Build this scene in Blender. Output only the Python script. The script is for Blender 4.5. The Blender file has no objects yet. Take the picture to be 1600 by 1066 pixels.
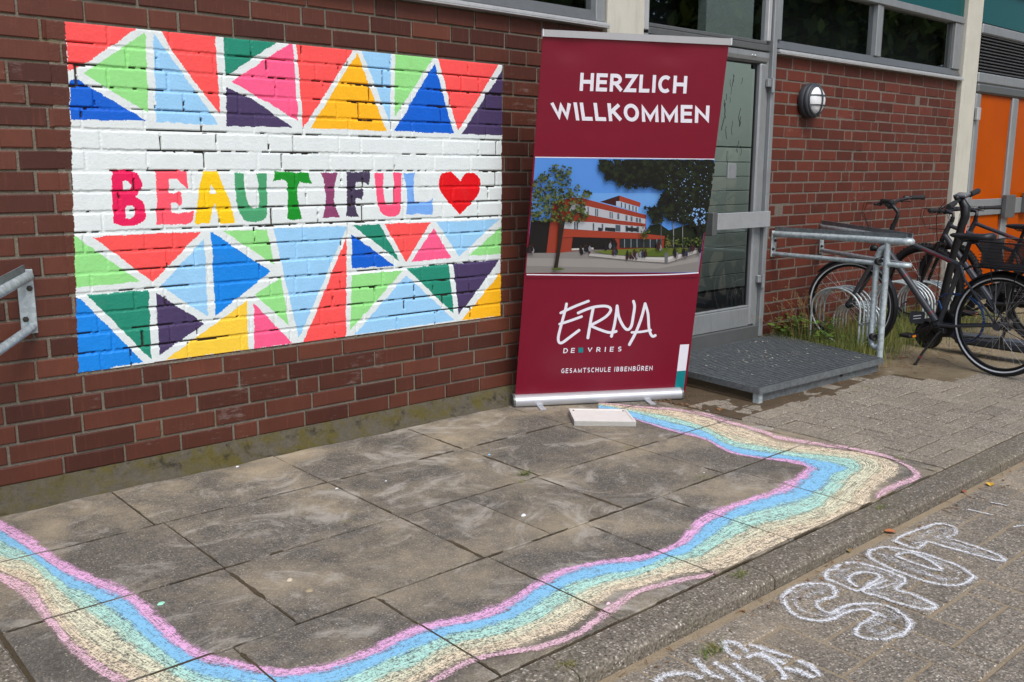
import bpy, math, random
import numpy as np
from mathutils import Vector, Matrix
random.seed(7)
rng = np.random.default_rng(7)
SC = bpy.context.scene
COL = SC.collection

# ------------------------------------------------------------------ camera
F_PX, CY = 1446.0904, 533.0
CAM = np.array([-1.04752, -4.01211, 1.25418])
YAW, PITCH, ROLL = 0.7229, 0.1832, -0.0022
def _rot():
    cy, sy, cp, sp = math.cos(YAW), math.sin(YAW), math.cos(PITCH), math.sin(PITCH)
    fwd = np.array([sy*cp, cy*cp, -sp]); right = np.array([cy, -sy, 0.]); down = np.cross(fwd, right)
    cr, sr = math.cos(ROLL), math.sin(ROLL)
    return np.array([cr*right+sr*down, -sr*right+cr*down, fwd])
RM = _rot()
cd = bpy.data.cameras.new('camera'); cam = bpy.data.objects.new('camera', cd); COL.objects.link(cam)
cd.sensor_width = 36; cd.lens = F_PX/1600*36; cd.clip_start = .05; cd.clip_end = 600
m = Matrix.Identity(4)
for i in range(3):
    m[i][0] = RM[0][i]; m[i][1] = -RM[1][i]; m[i][2] = -RM[2][i]; m[i][3] = CAM[i]
cam.matrix_world = m
SC.camera = cam

# ------------------------------------------------------------------ sky, sun, exposure
SUN_EL, SUN_AZ = math.radians(52), math.radians(200)     # azimuth clockwise from +y: behind the camera
w = bpy.data.worlds.new('World'); SC.world = w; w.use_nodes = True
nt = w.node_tree; nt.nodes.clear()
sky = nt.nodes.new('ShaderNodeTexSky'); sky.sky_type = 'NISHITA'; sky.sun_disc = False
sky.sun_elevation = SUN_EL; sky.sun_rotation = SUN_AZ
sky.air_density = .8; sky.dust_density = 2.5; sky.ozone_density = 1.0
bg = nt.nodes.new('ShaderNodeBackground'); bg.inputs[1].default_value = .13
wo = nt.nodes.new('ShaderNodeOutputWorld')
nt.links.new(sky.outputs[0], bg.inputs[0]); nt.links.new(bg.outputs[0], wo.inputs[0])
sl = bpy.data.lights.new('sun', 'SUN'); sl.energy = 1.5; sl.angle = math.radians(28); sl.color = (1, .985, .955)
so = bpy.data.objects.new('sun', sl); COL.objects.link(so)
sd = Vector((math.sin(SUN_AZ)*math.cos(SUN_EL), math.cos(SUN_AZ)*math.cos(SUN_EL), math.sin(SUN_EL)))
so.rotation_euler = sd.to_track_quat('Z', 'Y').to_euler(); so.location = (0, -8, 12)
SC.view_settings.view_transform = 'Standard'; SC.view_settings.look = 'None'
SC.view_settings.exposure = 0.48; SC.view_settings.gamma = 1.0

# ------------------------------------------------------------------ measuring: photo pixel -> point on a plane of the place
def ray(u, v):
    return np.array([(u-800)/F_PX, (v-CY)/F_PX, 1.0]) @ RM
def onplane(u, v, pt, n):
    d = ray(u, v); t = np.dot(np.asarray(pt)-CAM, n)/np.dot(d, n); return CAM+t*d
def W(u, v, y=0.): return onplane(u, v, (0, y, 0), np.array([0, 1., 0]))
GZ, LZ = -.10, -.145
def G(u, v, z=GZ): return onplane(u, v, (0, 0, z), np.array([0, 0, 1.]))

# ------------------------------------------------------------------ mesh builder
class MB:
    def __init__(s): s.v = []; s.f = []; s.sm = []; s.uv = []; s.has_uv = False; s.tint = []
    def add(s, vs, fs, smooth=False, uvs=None, tint=0.5):
        b = len(s.v); s.v += [tuple(map(float, p)) for p in vs]
        for k, f in enumerate(fs):
            s.f.append(tuple(b+i for i in f)); s.sm.append(smooth); s.tint.append(tint)
            if uvs is not None: s.has_uv = True; s.uv += [uvs[i] for i in f]
            else: s.uv += [(0, 0)]*len(f)
        return s
    def box(s, lo, hi, **k):
        x0, y0, z0 = lo; x1, y1, z1 = hi
        v = [(x0,y0,z0),(x1,y0,z0),(x1,y1,z0),(x0,y1,z0),(x0,y0,z1),(x1,y0,z1),(x1,y1,z1),(x0,y1,z1)]
        return s.add(v, [(3,2,1,0),(4,5,6,7),(0,1,5,4),(1,2,6,5),(2,3,7,6),(3,0,4,7)], **k)
    def bbox(s, lo, hi, b=.003, **kw):      # box with chamfered edges
        lo = np.array(lo, float); hi = np.array(hi, float); c = (lo+hi)/2; h = (hi-lo)/2; b = min(b, *(h*.49))
        vs = []; idx = {}
        for sx in (-1, 1):
            for sy in (-1, 1):
                for sz in (-1, 1):
                    for a in range(3):
                        p = np.array([sx, sy, sz])*(h-b); p[a] = (sx, sy, sz)[a]*h[a]
                        idx[(sx, sy, sz, a)] = len(vs); vs.append(c+p)
        fs = []
        def q(*keys):
            P = [vs[idx[k]] for k in keys]; n = np.cross(P[1]-P[0], P[2]-P[0]); o = sum(P)/len(P)-c
            f = [idx[k] for k in keys]; fs.append(tuple(f if np.dot(n, o) > 0 else f[::-1]))
        for a in range(3):
            o1, o2 = [i for i in range(3) if i != a]
            for sg in (-1, 1):
                ks = []
                for t1, t2 in ((-1,-1),(1,-1),(1,1),(-1,1)):
                    k = [0,0,0]; k[a] = sg; k[o1] = t1; k[o2] = t2; ks.append((*k, a))
                q(*ks)
            for s1 in (-1, 1):
                for s2 in (-1, 1):
                    ks = []
                    for t, ax in ((-1, o1), (1, o1), (1, o2), (-1, o2)):
                        k = [0,0,0]; k[a] = t; k[o1] = s1; k[o2] = s2; ks.append((*k, ax))
                    q(*ks)
        for sx in (-1, 1):
            for sy in (-1, 1):
                for sz in (-1, 1): q((sx,sy,sz,0), (sx,sy,sz,1), (sx,sy,sz,2))
        return s.add(vs, fs, **kw)
    def obox(s, p0, p1, w, h, up=(0, 0, 1)):   # box beam from p0 to p1, width w (sideways) height h (along up)
        p0 = np.array(p0, float); p1 = np.array(p1, float); d = p1-p0; d /= np.linalg.norm(d)
        sd_ = np.cross(d, up); sd_ /= np.linalg.norm(sd_); u = np.cross(sd_, d)
        v = [p+a*sd_*w/2+b*u*h/2 for p in (p0, p1) for a, b in ((-1,-1),(1,-1),(1,1),(-1,1))]
        return s.add(v, [(0,1,2,3)[::-1],(4,5,6,7),(0,1,5,4),(1,2,6,5),(2,3,7,6),(3,0,4,7)])
    def tube(s, pts, r, n=10, caps=True, closed=False):
        P = [np.array(p, float) for p in pts]; m_ = len(P); R = r if hasattr(r, '__len__') else [r]*m_
        ref = None; vs = []
        for i, p in enumerate(P):
            if closed: t = P[(i+1) % m_]-P[i-1]
            else: t = P[min(i+1, m_-1)]-P[max(i-1, 0)]
            t = t/(np.linalg.norm(t)+1e-12)
            if ref is None:
                a = np.array([0, 0, 1.]) if abs(t[2]) < .9 else np.array([1., 0, 0]); ref = a
            u = ref-np.dot(ref, t)*t; u /= np.linalg.norm(u)+1e-12; ref = u; w_ = np.cross(t, u)
            vs += [p+R[i]*(math.cos(2*math.pi*k/n)*u+math.sin(2*math.pi*k/n)*w_) for k in range(n)]
        fs = []
        for i in range(m_ if closed else m_-1):
            j = (i+1) % m_
            for k in range(n):
                k2 = (k+1) % n; fs.append((i*n+k, i*n+k2, j*n+k2, j*n+k))
        s.add(vs, fs, smooth=True)
        if caps and not closed:
            s.add(vs[:n], [tuple(range(n))[::-1]]); s.add(vs[-n:], [tuple(range(n))])
        return s
    def prism(s, poly, vec):           # flat polygon given as 3-D points, thickened along vec (fan by ngon)
        n = len(poly); P = [np.array(p, float) for p in poly]; v = np.array(vec, float)
        vs = P+[p+v for p in P]
        N = np.zeros(3)
        for i in range(n): N += np.cross(P[i], P[(i+1) % n])
        fl = np.dot(N, v) > 0
        a = tuple(range(n)); b = tuple(range(n, 2*n))
        fs = [a[::-1] if fl else a, b if fl else b[::-1]]
        for i in range(n):
            j = (i+1) % n; q_ = (i, j, n+j, n+i); fs.append(q_ if fl else q_[::-1])
        return s.add(vs, fs)
    def lathe(s, c, axis, prof, n=32, smooth=True):   # prof: (along axis, radius)
        c = np.array(c, float); ax = np.array(axis, float); ax /= np.linalg.norm(ax)
        a = np.array([0, 0, 1.]) if abs(ax[2]) < .9 else np.array([1., 0, 0])
        u = np.cross(ax, a); u /= np.linalg.norm(u); w_ = np.cross(ax, u); vs = []; fs = []
        for z, r in prof:
            vs += [c+ax*z+r*(math.cos(2*math.pi*k/n)*u+math.sin(2*math.pi*k/n)*w_) for k in range(n)]
        for i in range(len(prof)-1):
            for k in range(n):
                k2 = (k+1) % n; fs.append((i*n+k, i*n+k2, (i+1)*n+k2, (i+1)*n+k))
        s.add(vs, fs, smooth=smooth)
        s.add(vs[:n], [tuple(range(n))[::-1]]); s.add(vs[-n:], [tuple(range(n))])
        return s
    def quad(s, a, b, c, d, **k): return s.add([a, b, c, d], [(0, 1, 2, 3)], **k)

ORG = {}
def mesh_obj(name, mb, mat, parent=None, org=None):
    me = bpy.data.meshes.new(name)
    o = bpy.data.objects.new(name, me); COL.objects.link(o)
    if parent is not None:
        o.parent = parent; org = ORG.get(parent.name, np.zeros(3))
    elif org is None: org = np.zeros(3)
    org = np.array(org, float); ORG[o.name] = org
    if parent is None: o.location = org
    me.from_pydata([tuple(np.array(v)-org) for v in mb.v], [], mb.f)
    me.polygons.foreach_set('use_smooth', mb.sm)
    if mb.has_uv:
        l = me.uv_layers.new(name='UVMap'); l.data.foreach_set('uv', [c for t in mb.uv for c in t])
    if len(set(mb.tint)) > 1:
        a = me.attributes.new('tint', 'FLOAT', 'FACE'); a.data.foreach_set('value', mb.tint)
    if mat is not None:
        for mm in (mat if isinstance(mat, (list, tuple)) else [mat]): me.materials.append(mm)
    me.update()
    return o
def np_mesh(name, V, Q, mat, parent=None, tint=None):     # big numpy quad mesh
    me = bpy.data.meshes.new(name); o = bpy.data.objects.new(name, me); COL.objects.link(o)
    org = ORG.get(parent.name, np.zeros(3)) if parent is not None else np.zeros(3)
    if parent is not None: o.parent = parent
    ORG[o.name] = org
    me.vertices.add(len(V)); me.vertices.foreach_set('co', (V-org).astype(np.float32).ravel())
    me.loops.add(Q.size); me.loops.foreach_set('vertex_index', Q.ravel().astype(np.int32))
    me.polygons.add(len(Q)); me.polygons.foreach_set('loop_start', (np.arange(len(Q))*Q.shape[1]).astype(np.int32))
    me.polygons.foreach_set('use_smooth', np.ones(len(Q), bool))
    me.materials.append(mat); me.update(calc_edges=True); me.validate()
    if tint is not None: at = me.attributes.new('tint', 'FLOAT', 'FACE'); at.data.foreach_set('value', np.broadcast_to(np.asarray(tint, np.float32), (len(me.polygons),)).copy())
    return o
def thing(name, label, cat, loc=(0, 0, 0), rotz=0, group=None):
    o = bpy.data.objects.new(name, None); COL.objects.link(o); o.empty_display_size = .1
    o.location = loc; o.rotation_euler = (0, 0, rotz); o['label'] = label; o['category'] = cat
    if group: o['group'] = group
    ORG[o.name] = np.array(loc, float)
    return o
def local(o): ORG[o.name] = np.zeros(3); return o      # parts given in the thing's own axes
def tag(o, label, cat, group=None):
    o['label'] = label; o['category'] = cat
    if group: o['group'] = group
    return o
def struct(o, kind='structure'): o['kind'] = kind; return o

# ------------------------------------------------------------------ materials
def S(r, g, b):
    return tuple(((c/255)/12.92 if c/255 <= .04045 else ((c/255+.055)/1.055)**2.4) for c in (r, g, b))
class N:
    def __init__(s, name):
        s.m = bpy.data.materials.new(name); s.m.use_nodes = True; s.t = s.m.node_tree
        s.b = s.t.nodes['Principled BSDF']; s.out = s.t.nodes['Material Output']
        s.co = None
    def n(s, typ, **kw):
        x = s.t.nodes.new(typ)
        for k, v in kw.items():
            if k.startswith('i_'):
                key = k[2:]; key = int(key) if key.isdigit() else key
                s.set(x.inputs[key], v)
            else: setattr(x, k, v)
        return x
    def set(s, inp, v):
        if hasattr(v, 'links') or isinstance(v, bpy.types.NodeSocket): s.t.links.new(v, inp)
        else:
            if isinstance(v, tuple) and len(v) == 3 and inp.type == 'RGBA': v = (*v, 1)
            inp.default_value = v
    def obj(s):
        if s.co is None: s.co = s.n('ShaderNodeNewGeometry').outputs['Position']
        return s.co
    def noise(s, scale, detail=4, rough=.55, vec=None, dist=0.):
        return s.n('ShaderNodeTexNoise', i_Vector=vec or s.obj(), i_Scale=scale, i_Detail=detail, i_Roughness=rough, i_Distortion=dist).outputs[0]
    def vor(s, scale, feature='F1', out='Distance', vec=None):
        return s.n('ShaderNodeTexVoronoi', feature=feature, i_Vector=vec or s.obj(), i_Scale=scale).outputs[out]
    def ramp(s, fac, stops, interp='LINEAR'):
        r = s.n('ShaderNodeValToRGB', i_Fac=fac); r.color_ramp.interpolation = interp
        e = r.color_ramp.elements
        while len(e) < len(stops): e.new(.5)
        for k, (p, c) in enumerate(stops):
            e[k].position = p; c = (c, c, c) if not isinstance(c, tuple) else c; e[k].color = (*c, 1)
        return r.outputs[0]
    def mix(s, fac, a, b, blend='MIX'):
        x = s.n('ShaderNodeMix', data_type='RGBA', blend_type=blend)
        s.set(x.inputs[0], fac); s.set(x.inputs[6], a); s.set(x.inputs[7], b); return x.outputs[2]
    def math(s, op, a, b=0., c=0., clamp=False):
        x = s.n('ShaderNodeMath', operation=op, use_clamp=clamp); s.set(x.inputs[0], a); s.set(x.inputs[1], b); s.set(x.inputs[2], c); return x.outputs[0]
    def mapping(s, sc, vec=None):
        return s.n('ShaderNodeMapping', i_Vector=vec or s.obj(), i_Scale=sc).outputs[0]
    def bump(s, h, strength=.3, dist=.004):
        s.set(s.b.inputs['Normal'], s.n('ShaderNodeBump', i_Height=h, i_Strength=strength, i_Distance=dist).outputs[0])
    def col(s, c): s.set(s.b.inputs['Base Color'], c); return s
    def rough(s, r): s.set(s.b.inputs['Roughness'], r); return s
    def metal(s, v): s.set(s.b.inputs['Metallic'], v); return s
    def spec(s, v): s.b.inputs['Specular IOR Level'].default_value = v; return s
def sc3(c, k): return tuple(min(1, x*k) for x in c)
def plain(name, c, rough=.55, metal=0., var=.12, scale=30., bump=.0, spec=.5):
    k = N(name); f = k.noise(scale, 4)
    k.col(k.mix(f, sc3(c, 1-var), sc3(c, 1+var))); k.rough(k.math('MULTIPLY_ADD', f, .15, rough-.07)); k.metal(metal); k.spec(spec)
    if bump: k.bump(k.noise(scale*4, 3), bump, .002)
    return k.m

def brick_mat(name, c0, c1, soil):
    k = N(name)
    t = k.n('ShaderNodeAttribute', attribute_name='tint').outputs['Fac']
    c = k.mix(t, c0, c1)
    f = k.noise(9, 5); c = k.mix(k.math('MULTIPLY', f, .55), c, sc3(c0, .62))
    st = k.noise(3, 4, vec=k.mapping((30, 30, 2.0)))      # faint vertical runs
    c = k.mix(k.ramp(st, [(.55, 0.), (.8, .28)]), c, sc3(c1, 1.35))
    sp = k.noise(420, 2); c = k.mix(k.ramp(sp, [(.60, 0.), (.72, .35)]), c, sc3(c0, .4))
    chips = k.noise(26, 8, .8, vec=k.mapping((1.6, 1, .7))); c = k.mix(k.ramp(chips, [(.72, 0.), (.75, .45)]), c, S(176, 164, 154))
    sm = k.math('MULTIPLY', k.noise(2.2, 5, .7), k.noise(30, 5, .8, vec=k.mapping((.35, 1, 1.6)))); c = k.mix(k.ramp(sm, [(.33, 0.), (.45, .38)]), c, S(168, 156, 150))
    k.col(c); k.rough(.48); k.spec(.32)
    k.bump(k.math('ADD', k.noise(260, 3), k.math('MULTIPLY', k.noise(40, 4), 1.2)), .28, .002)
    return k.m
M = {}
M['brick'] = brick_mat('brick', S(73, 39, 30), S(115, 65, 48), 0)
M['brick_right'] = brick_mat('brick_right', S(84, 41, 31), S(117, 58, 43), 0)
k = N('mortar'); f = k.noise(60, 6, .7)
c = k.mix(f, S(92, 86, 76), S(146, 138, 124)); c = k.mix(k.ramp(k.noise(5, 5), [(.52, 0.), (.74, .5)]), c, S(112, 104, 66))
c = k.mix(k.ramp(k.noise(300, 2), [(.58, 0.), (.7, .6)]), c, S(50, 46, 40))
k.col(c); k.rough(.95); k.spec(.1); k.bump(k.noise(150, 5), .9, .006); M['mortar'] = k.m
k = N('mortar_pale'); f = k.noise(60, 6, .7); c = k.mix(f, S(82, 76, 68), S(132, 124, 113)); k.col(c); k.rough(.95); k.spec(.1); k.bump(k.noise(150, 5), .9, .005); M['mortar_pale'] = k.m
k = N('crack'); k.col(S(52, 46, 40)); k.rough(1); M['crack'] = k.m
def paint_mat(name, c):
    k = N(name); f = k.noise(14, 6, .65); br = k.noise(6, 4, vec=k.mapping((4, 1, 50)))
    cc = k.mix(f, sc3(c, .84), sc3(c, 1.07)); cc = k.mix(k.ramp(br, [(.45, 0.), (.75, .35)]), cc, tuple(min(1, x*1.1+.03) for x in c))
    dt = k.noise(3.1, 8, .75); cc = k.mix(k.ramp(dt, [(.58, 0.), (.75, .22)]), cc, S(120, 108, 98))
    sp = k.noise(230, 3, .7); cc = k.mix(k.ramp(sp, [(.70, 0.), (.76, .5)]), cc, S(95, 80, 72))
    k.col(cc); k.rough(.55); k.spec(.3)
    k.bump(k.math('ADD', k.noise(190, 4), k.noise(50, 3)), .35, .0025); return k.m
PC = dict(white=S(222, 230, 228), red=S(252, 84, 82), lgreen=S(148, 221, 134), lblue=S(152, 204, 240), blue=S(0, 94, 204), blue2=S(10, 132, 224),
          dgreen=S(30, 136, 110), pink=S(252, 92, 138), purple=S(70, 56, 94), yellow=S(253, 184, 26), yellow2=S(250, 205, 62))
LC = [S(230, 18, 86), S(250, 86, 104), S(250, 202, 10), S(72, 158, 108), S(12, 142, 34), S(138, 64, 104), S(66, 56, 82), S(248, 84, 122), S(118, 170, 236), S(224, 2, 16)]
for k_, v in PC.items(): M['paint_'+k_] = paint_mat('paint_'+k_, v)

# galvanised steel, aluminium, plastic, rubber
def galv(name, c, rough=.42):
    k = N(name); v = k.vor(55, out='Color'); f = k.noise(25, 5)
    bw = k.n('ShaderNodeRGBToBW', i_Color=v).outputs[0]
    k.col(k.mix(bw, sc3(c, .66), sc3(c, 1.16))); k.metal(.3); k.rough(k.math('MULTIPLY_ADD', f, .25, rough-.12))
    k.bump(k.noise(120, 3), .08, .002); return k.m
M['galv'] = galv('galvanised_steel', S(190, 202, 204)); M['galv_dark'] = galv('galvanised_dark', S(122, 128, 130), .5)
def alu(name, c, rough=.45):
    k = N(name); f = k.noise(12, 6, .65); st = k.noise(4, 5, vec=k.mapping((14, 14, 1.5)))
    cc = k.mix(f, sc3(c, .82), sc3(c, 1.1)); cc = k.mix(k.ramp(st, [(.52, 0.), (.8, .45)]), cc, sc3(c, .55))
    k.col(cc); k.metal(.35); k.rough(k.math('MULTIPLY_ADD', f, .2, rough-.1)); return k.m
M['alu'] = alu('weathered_aluminium', S(150, 154, 155)); M['alu_dark'] = alu('dark_aluminium', S(104, 107, 106)); M['alu_light'] = alu('bright_sill', S(196, 198, 198), .4)
M['silver'] = plain('silver_aluminium', S(188, 190, 194), .38, .45, .04)
M['steel'] = plain('spoke_steel', S(190, 190, 190), .3, .9, .04)
M['black'] = plain('black_plastic', S(24, 24, 26), .45, 0, .15)
M['rubber'] = plain('tyre_rubber', S(30, 30, 31), .8, 0, .2, 60, .3)
M['saddle'] = plain('black_saddle', S(34, 35, 38), .5, 0, .1)
M['frame_dark'] = plain('dark_grey_frame', S(66, 68, 72), .40, .15, .06)
M['frame_grey'] = plain('grey_frame', S(58, 60, 66), .42, .15, .06)
M['frame_black'] = plain('black_frame', S(22, 22, 24), .4, 0, .08)
M['decal_red'] = plain('red_decal', S(128, 34, 40), .45)
M['rim'] = plain('black_rim', S(28, 28, 30), .35, .3)
M['reflect'] = plain('reflective_stripe', S(205, 208, 212), .4, .1, .04)
M['orange'] = plain('orange_reflector', S(240, 140, 20), .3)
M['orange_cable'] = plain('orange_cable', S(245, 95, 50), .5)
M['blue_cable'] = plain('blue_cable', S(20, 70, 125), .35)
M['bolt'] = plain('bolt', S(70, 66, 60), .45, .6)
k = N('white_box'); f = k.noise(16, 6, .7); c = k.mix(f, S(214, 211, 203), S(234, 232, 227)); c = k.mix(k.ramp(k.noise(9, 6, .75, vec=k.mapping((1, 5, 1))), [(.55, 0.), (.75, .4)]), c, S(176, 168, 154)); k.col(c); k.rough(.55); k.bump(k.noise(60, 4), .15, .002); M['white_plastic'] = k.m
M['lampglass'] = plain('frosted_glass', S(226, 228, 228), .25, 0, .03)
M['anthracite'] = plain('anthracite_paint', S(58, 63, 68), .5, 0, .1)
M['teal'] = plain('teal_panel', S(8, 78, 78), .35, 0, .06, 3)
k = N('orange_panel'); f = k.noise(2.2, 4); k.col(k.mix(f, S(164, 66, 0), S(182, 80, 1))); k.rough(.25); k.spec(.03); M['orange_panel'] = k.m
k = N('painted_concrete'); f = k.noise(5, 7, .65); c = k.mix(f, S(176, 174, 160), S(204, 202, 188))
c = k.mix(k.ramp(k.noise(2.5, 6, vec=k.mapping((8, 8, 1))), [(.55, 0.), (.8, .4)]), c, S(146, 144, 132)); k.col(c); k.rough(.8); k.bump(k.noise(80, 5), .25, .003); M['pillar'] = k.m
def glass_mat(name, tint, f0=.07):
    k = N(name); k.t.nodes.remove(k.b)
    lw = k.n('ShaderNodeLayerWeight', i_Blend=.5).outputs['Facing']
    fac = k.math('MULTIPLY_ADD', k.math('POWER', lw, 5.), 1-f0, f0, clamp=True)
    tr = k.n('ShaderNodeBsdfTransparent', i_Color=tint); gl = k.n('ShaderNodeBsdfGlossy', i_Roughness=.015, i_Color=(.95, .97, .97))
    mx = k.n('ShaderNodeMixShader', i_0=fac, i_1=tr.outputs[0], i_2=gl.outputs[0])
    k.t.links.new(mx.outputs[0], k.out.inputs[0]); return k.m
M['glass'] = glass_mat('window_glass', (.80, .86, .84)); M['glass_dark'] = glass_mat('dark_window_glass', (.42, .46, .45), .26)

# ground
def aggregate(name, base0, base1, stone_scale, stone_amt, dust=None, dust_amt=.5, stone_cols=None, grain=.7):
    k = N(name)
    big = k.noise(1.6, 6, .6); mid = k.noise(9, 5, .65)
    c = k.mix(mid, base0, base1)
    cell = k.vor(stone_scale, out='Color'); d = k.vor(stone_scale)
    bw = k.n('ShaderNodeSeparateColor', i_Color=cell)
    stone = k.ramp(bw.outputs[1], stone_cols or [(0., S(96, 88, 78)), (.45, S(150, 138, 120)), (.8, S(186, 174, 154)), (1., S(214, 206, 192))])
    mask = k.math('MULTIPLY', k.ramp(bw.outputs[0], [(1-stone_amt-.04, 0.), (1-stone_amt+.04, 1.)]), k.ramp(d, [(.40, 1.), (.56, 0.)]))
    c = k.mix(mask, c, stone)
    fine = k.noise(stone_scale*2.2, 2, .5); c = k.mix(k.ramp(fine, [(.55, 0.), (.75, .6)]), c, sc3(base0, .5))
    gr1 = k.noise(stone_scale*.9, 3, .7); gr2 = k.noise(38, 4, .7)
    c = k.mix(k.ramp(gr1, [(.50, 0.), (.70, grain)]), c, sc3(base1, 1.75)); c = k.mix(k.ramp(gr1, [(.30, grain), (.48, 0.)]), c, sc3(base0, .38)); c = k.mix(k.ramp(gr2, [(.36, .45), (.52, 0.)]), c, sc3(base0, .6))
    if dust:
        dm = k.math('MULTIPLY', k.ramp(k.math('ADD', k.math('MULTIPLY', big, .7), k.math('MULTIPLY', k.noise(6, 6, .7, dist=.6), .3)), [(.46, 0.), (.66, 1.)]), dust_amt)
        c = k.mix(dm, c, k.mix(gr1, sc3(dust, .72), sc3(dust, 1.25)))
    tn = k.n('ShaderNodeAttribute', attribute_name='tint').outputs['Fac']
    c = k.mix(k.math('MULTIPLY', tn, .5), c, sc3(base0, .55))
    k.col(c); k.rough(.92); k.spec(.2)
    k.bump(k.math('ADD', k.math('MULTIPLY', mask, .8), k.math('ADD', fine, mid)), .55, .003)
    return k
k = aggregate('slab_concrete', S(94, 90, 83), S(124, 118, 108), 170, .16, S(180, 165, 138), .9)
sc_ = k.noise(3.2, 7, .75, dist=1.2); b_ = k.b.inputs['Base Color'].links[0].from_socket
c = k.mix(k.ramp(sc_, [(.52, 0.), (.64, .6)]), b_, S(184, 178, 166)); st = k.noise(2.1, 6, .7, dist=.5)
st2 = k.noise(120, 4, .8); c = k.mix(k.ramp(st, [(.55, 0.), (.68, .5)]), c, S(72, 69, 64)); c = k.mix(k.ramp(st2, [(.62, 0.), (.72, .75)]), c, S(190, 184, 172)); k.col(c); M['slab'] = k.m
M['paver'] = aggregate('exposed_aggregate_paver', S(112, 106, 97), S(150, 141, 126), 135, .86, S(176, 160, 136), .7, [(0., S(82, 76, 70)), (.45, S(134, 124, 110)), (.75, S(172, 160, 142)), (.93, S(206, 197, 180)), (1., S(236, 230, 218))]).m
M['paver_light'] = aggregate('pale_aggregate_paver', S(118, 111, 100), S(150, 141, 126), 125, .85, S(166, 154, 134), .5, [(0., S(92, 86, 78)), (.45, S(146, 137, 122)), (.75, S(182, 172, 154)), (.93, S(210, 202, 186)), (1., S(236, 230, 218))]).m
M['kerb'] = aggregate('kerb_concrete', S(98, 92, 83), S(138, 129, 115), 120, .75, S(124, 118, 92), .3, [(0., S(70, 66, 60)), (.45, S(118, 111, 100)), (.75, S(160, 152, 138)), (.93, S(198, 190, 176)), (1., S(230, 224, 212))]).m
def soil(name, a, b, gr):
    k = N(name); f = k.noise(12, 7, .7); g_ = k.noise(130, 4, .7); c = k.mix(f, a, b); c = k.mix(k.ramp(g_, [(.5, 0.), (.75, .6)]), c, gr)
    k.col(c); k.rough(1); k.spec(.05); k.bump(k.math('ADD', f, g_), .9, .008); return k.m
M['joint'] = soil('joint_dirt', S(72, 63, 50), S(106, 95, 76), S(48, 43, 34))
M['sandjoint'] = soil('sand_joint', S(150, 134, 110), S(176, 160, 134), S(116, 104, 86))
k = N('sand'); f = k.noise(12, 7, .7); g_ = k.noise(130, 4, .7); c = k.mix(f, S(124, 112, 90), S(164, 150, 124)); d_ = k.mix(f, S(72, 62, 50), S(112, 98, 80))
xx = k.n('ShaderNodeSeparateXYZ', i_Vector=k.obj()); so_ = k.math('ADD', xx.outputs[0], k.math('MULTIPLY_ADD', k.noise(2.5, 5), 1.2, -.6)); so_ = k.math('MULTIPLY', k.math('SUBTRACT', 5.5, so_), 1.2, clamp=True)
gr_ = k.ramp(k.math('ADD', xx.outputs[1], k.math('MULTIPLY_ADD', k.noise(5, 5), .5, .25)), [(.40, 0.), (.60, .8)]); c = k.mix(gr_, c, S(92, 82, 58))
c = k.mix(so_, c, d_); c = k.mix(k.ramp(g_, [(.5, 0.), (.75, .6)]), c, S(74, 65, 52)); k.col(c); k.rough(1); k.spec(.05); k.bump(k.math('ADD', f, g_), .9, .008); M['sand'] = k.m
M['soil'] = soil('soil', S(70, 60, 48), S(106, 92, 74), S(44, 38, 30))
k = N('mossy_plinth'); f = k.noise(9, 9, .78); c = k.mix(k.noise(40, 8, .8), S(62, 58, 50), S(118, 111, 96))
c = k.mix(k.ramp(f, [(.46, 0.), (.60, .8)]), c, k.mix(k.noise(110, 6, .8), S(54, 50, 20), S(118, 108, 52))); c = k.mix(k.ramp(k.noise(14, 6, .75), [(.55, 0.), (.68, .8)]), c, S(48, 45, 38))
k.col(c); k.rough(1); k.spec(.1); k.bump(k.math('ADD', k.noise(60, 6), k.noise(200, 3)), .8, .01); M['plinth'] = k.m
def chalk_mat(name, c, cover=.62, edge=.30):
    k = N(name); uv = k.n('ShaderNodeUVMap', uv_map='UVMap').outputs[0]
    sx = k.n('ShaderNodeSeparateXYZ', i_Vector=uv); v = sx.outputs[1]
    wv = k.math('MULTIPLY_ADD', k.noise(16, 4, .7), .55, -.275); v = k.math('ADD', v, wv)
    e = k.math('MULTIPLY', k.math('MINIMUM', v, k.math('SUBTRACT', 1., v)), 1/edge)     # 0 at stripe edges
    e = k.math('MINIMUM', k.math('MAXIMUM', e, -.6), 1.)
    streak = k.noise(3, 6, .75, vec=k.mapping((2.2, 9 if edge < .4 else 3, 1), uv))
    grain = k.noise(150, 4, .8); g2 = k.noise(48, 4, .7)
    a = k.math('ADD', k.math('MULTIPLY', grain, 1.25), k.math('MULTIPLY', g2, .55))
    a = k.math('ADD', a, k.math('MULTIPLY', streak, 1.15)); a = k.math('ADD', a, k.math('MULTIPLY', e, .34))
    al = k.math('MULTIPLY', k.math('SUBTRACT', a, 1.95-cover), 3.6, clamp=True); al = k.math('MULTIPLY', al, .93)
    cc = k.mix(grain, sc3(c, .86), sc3(c, 1.06)); k.col(cc); k.rough(1); k.spec(.0)
    k.set(k.b.inputs['Alpha'], al); k.m.blend_method = 'HASHED' if hasattr(k.m, 'blend_method') else None
    return k.m
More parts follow.
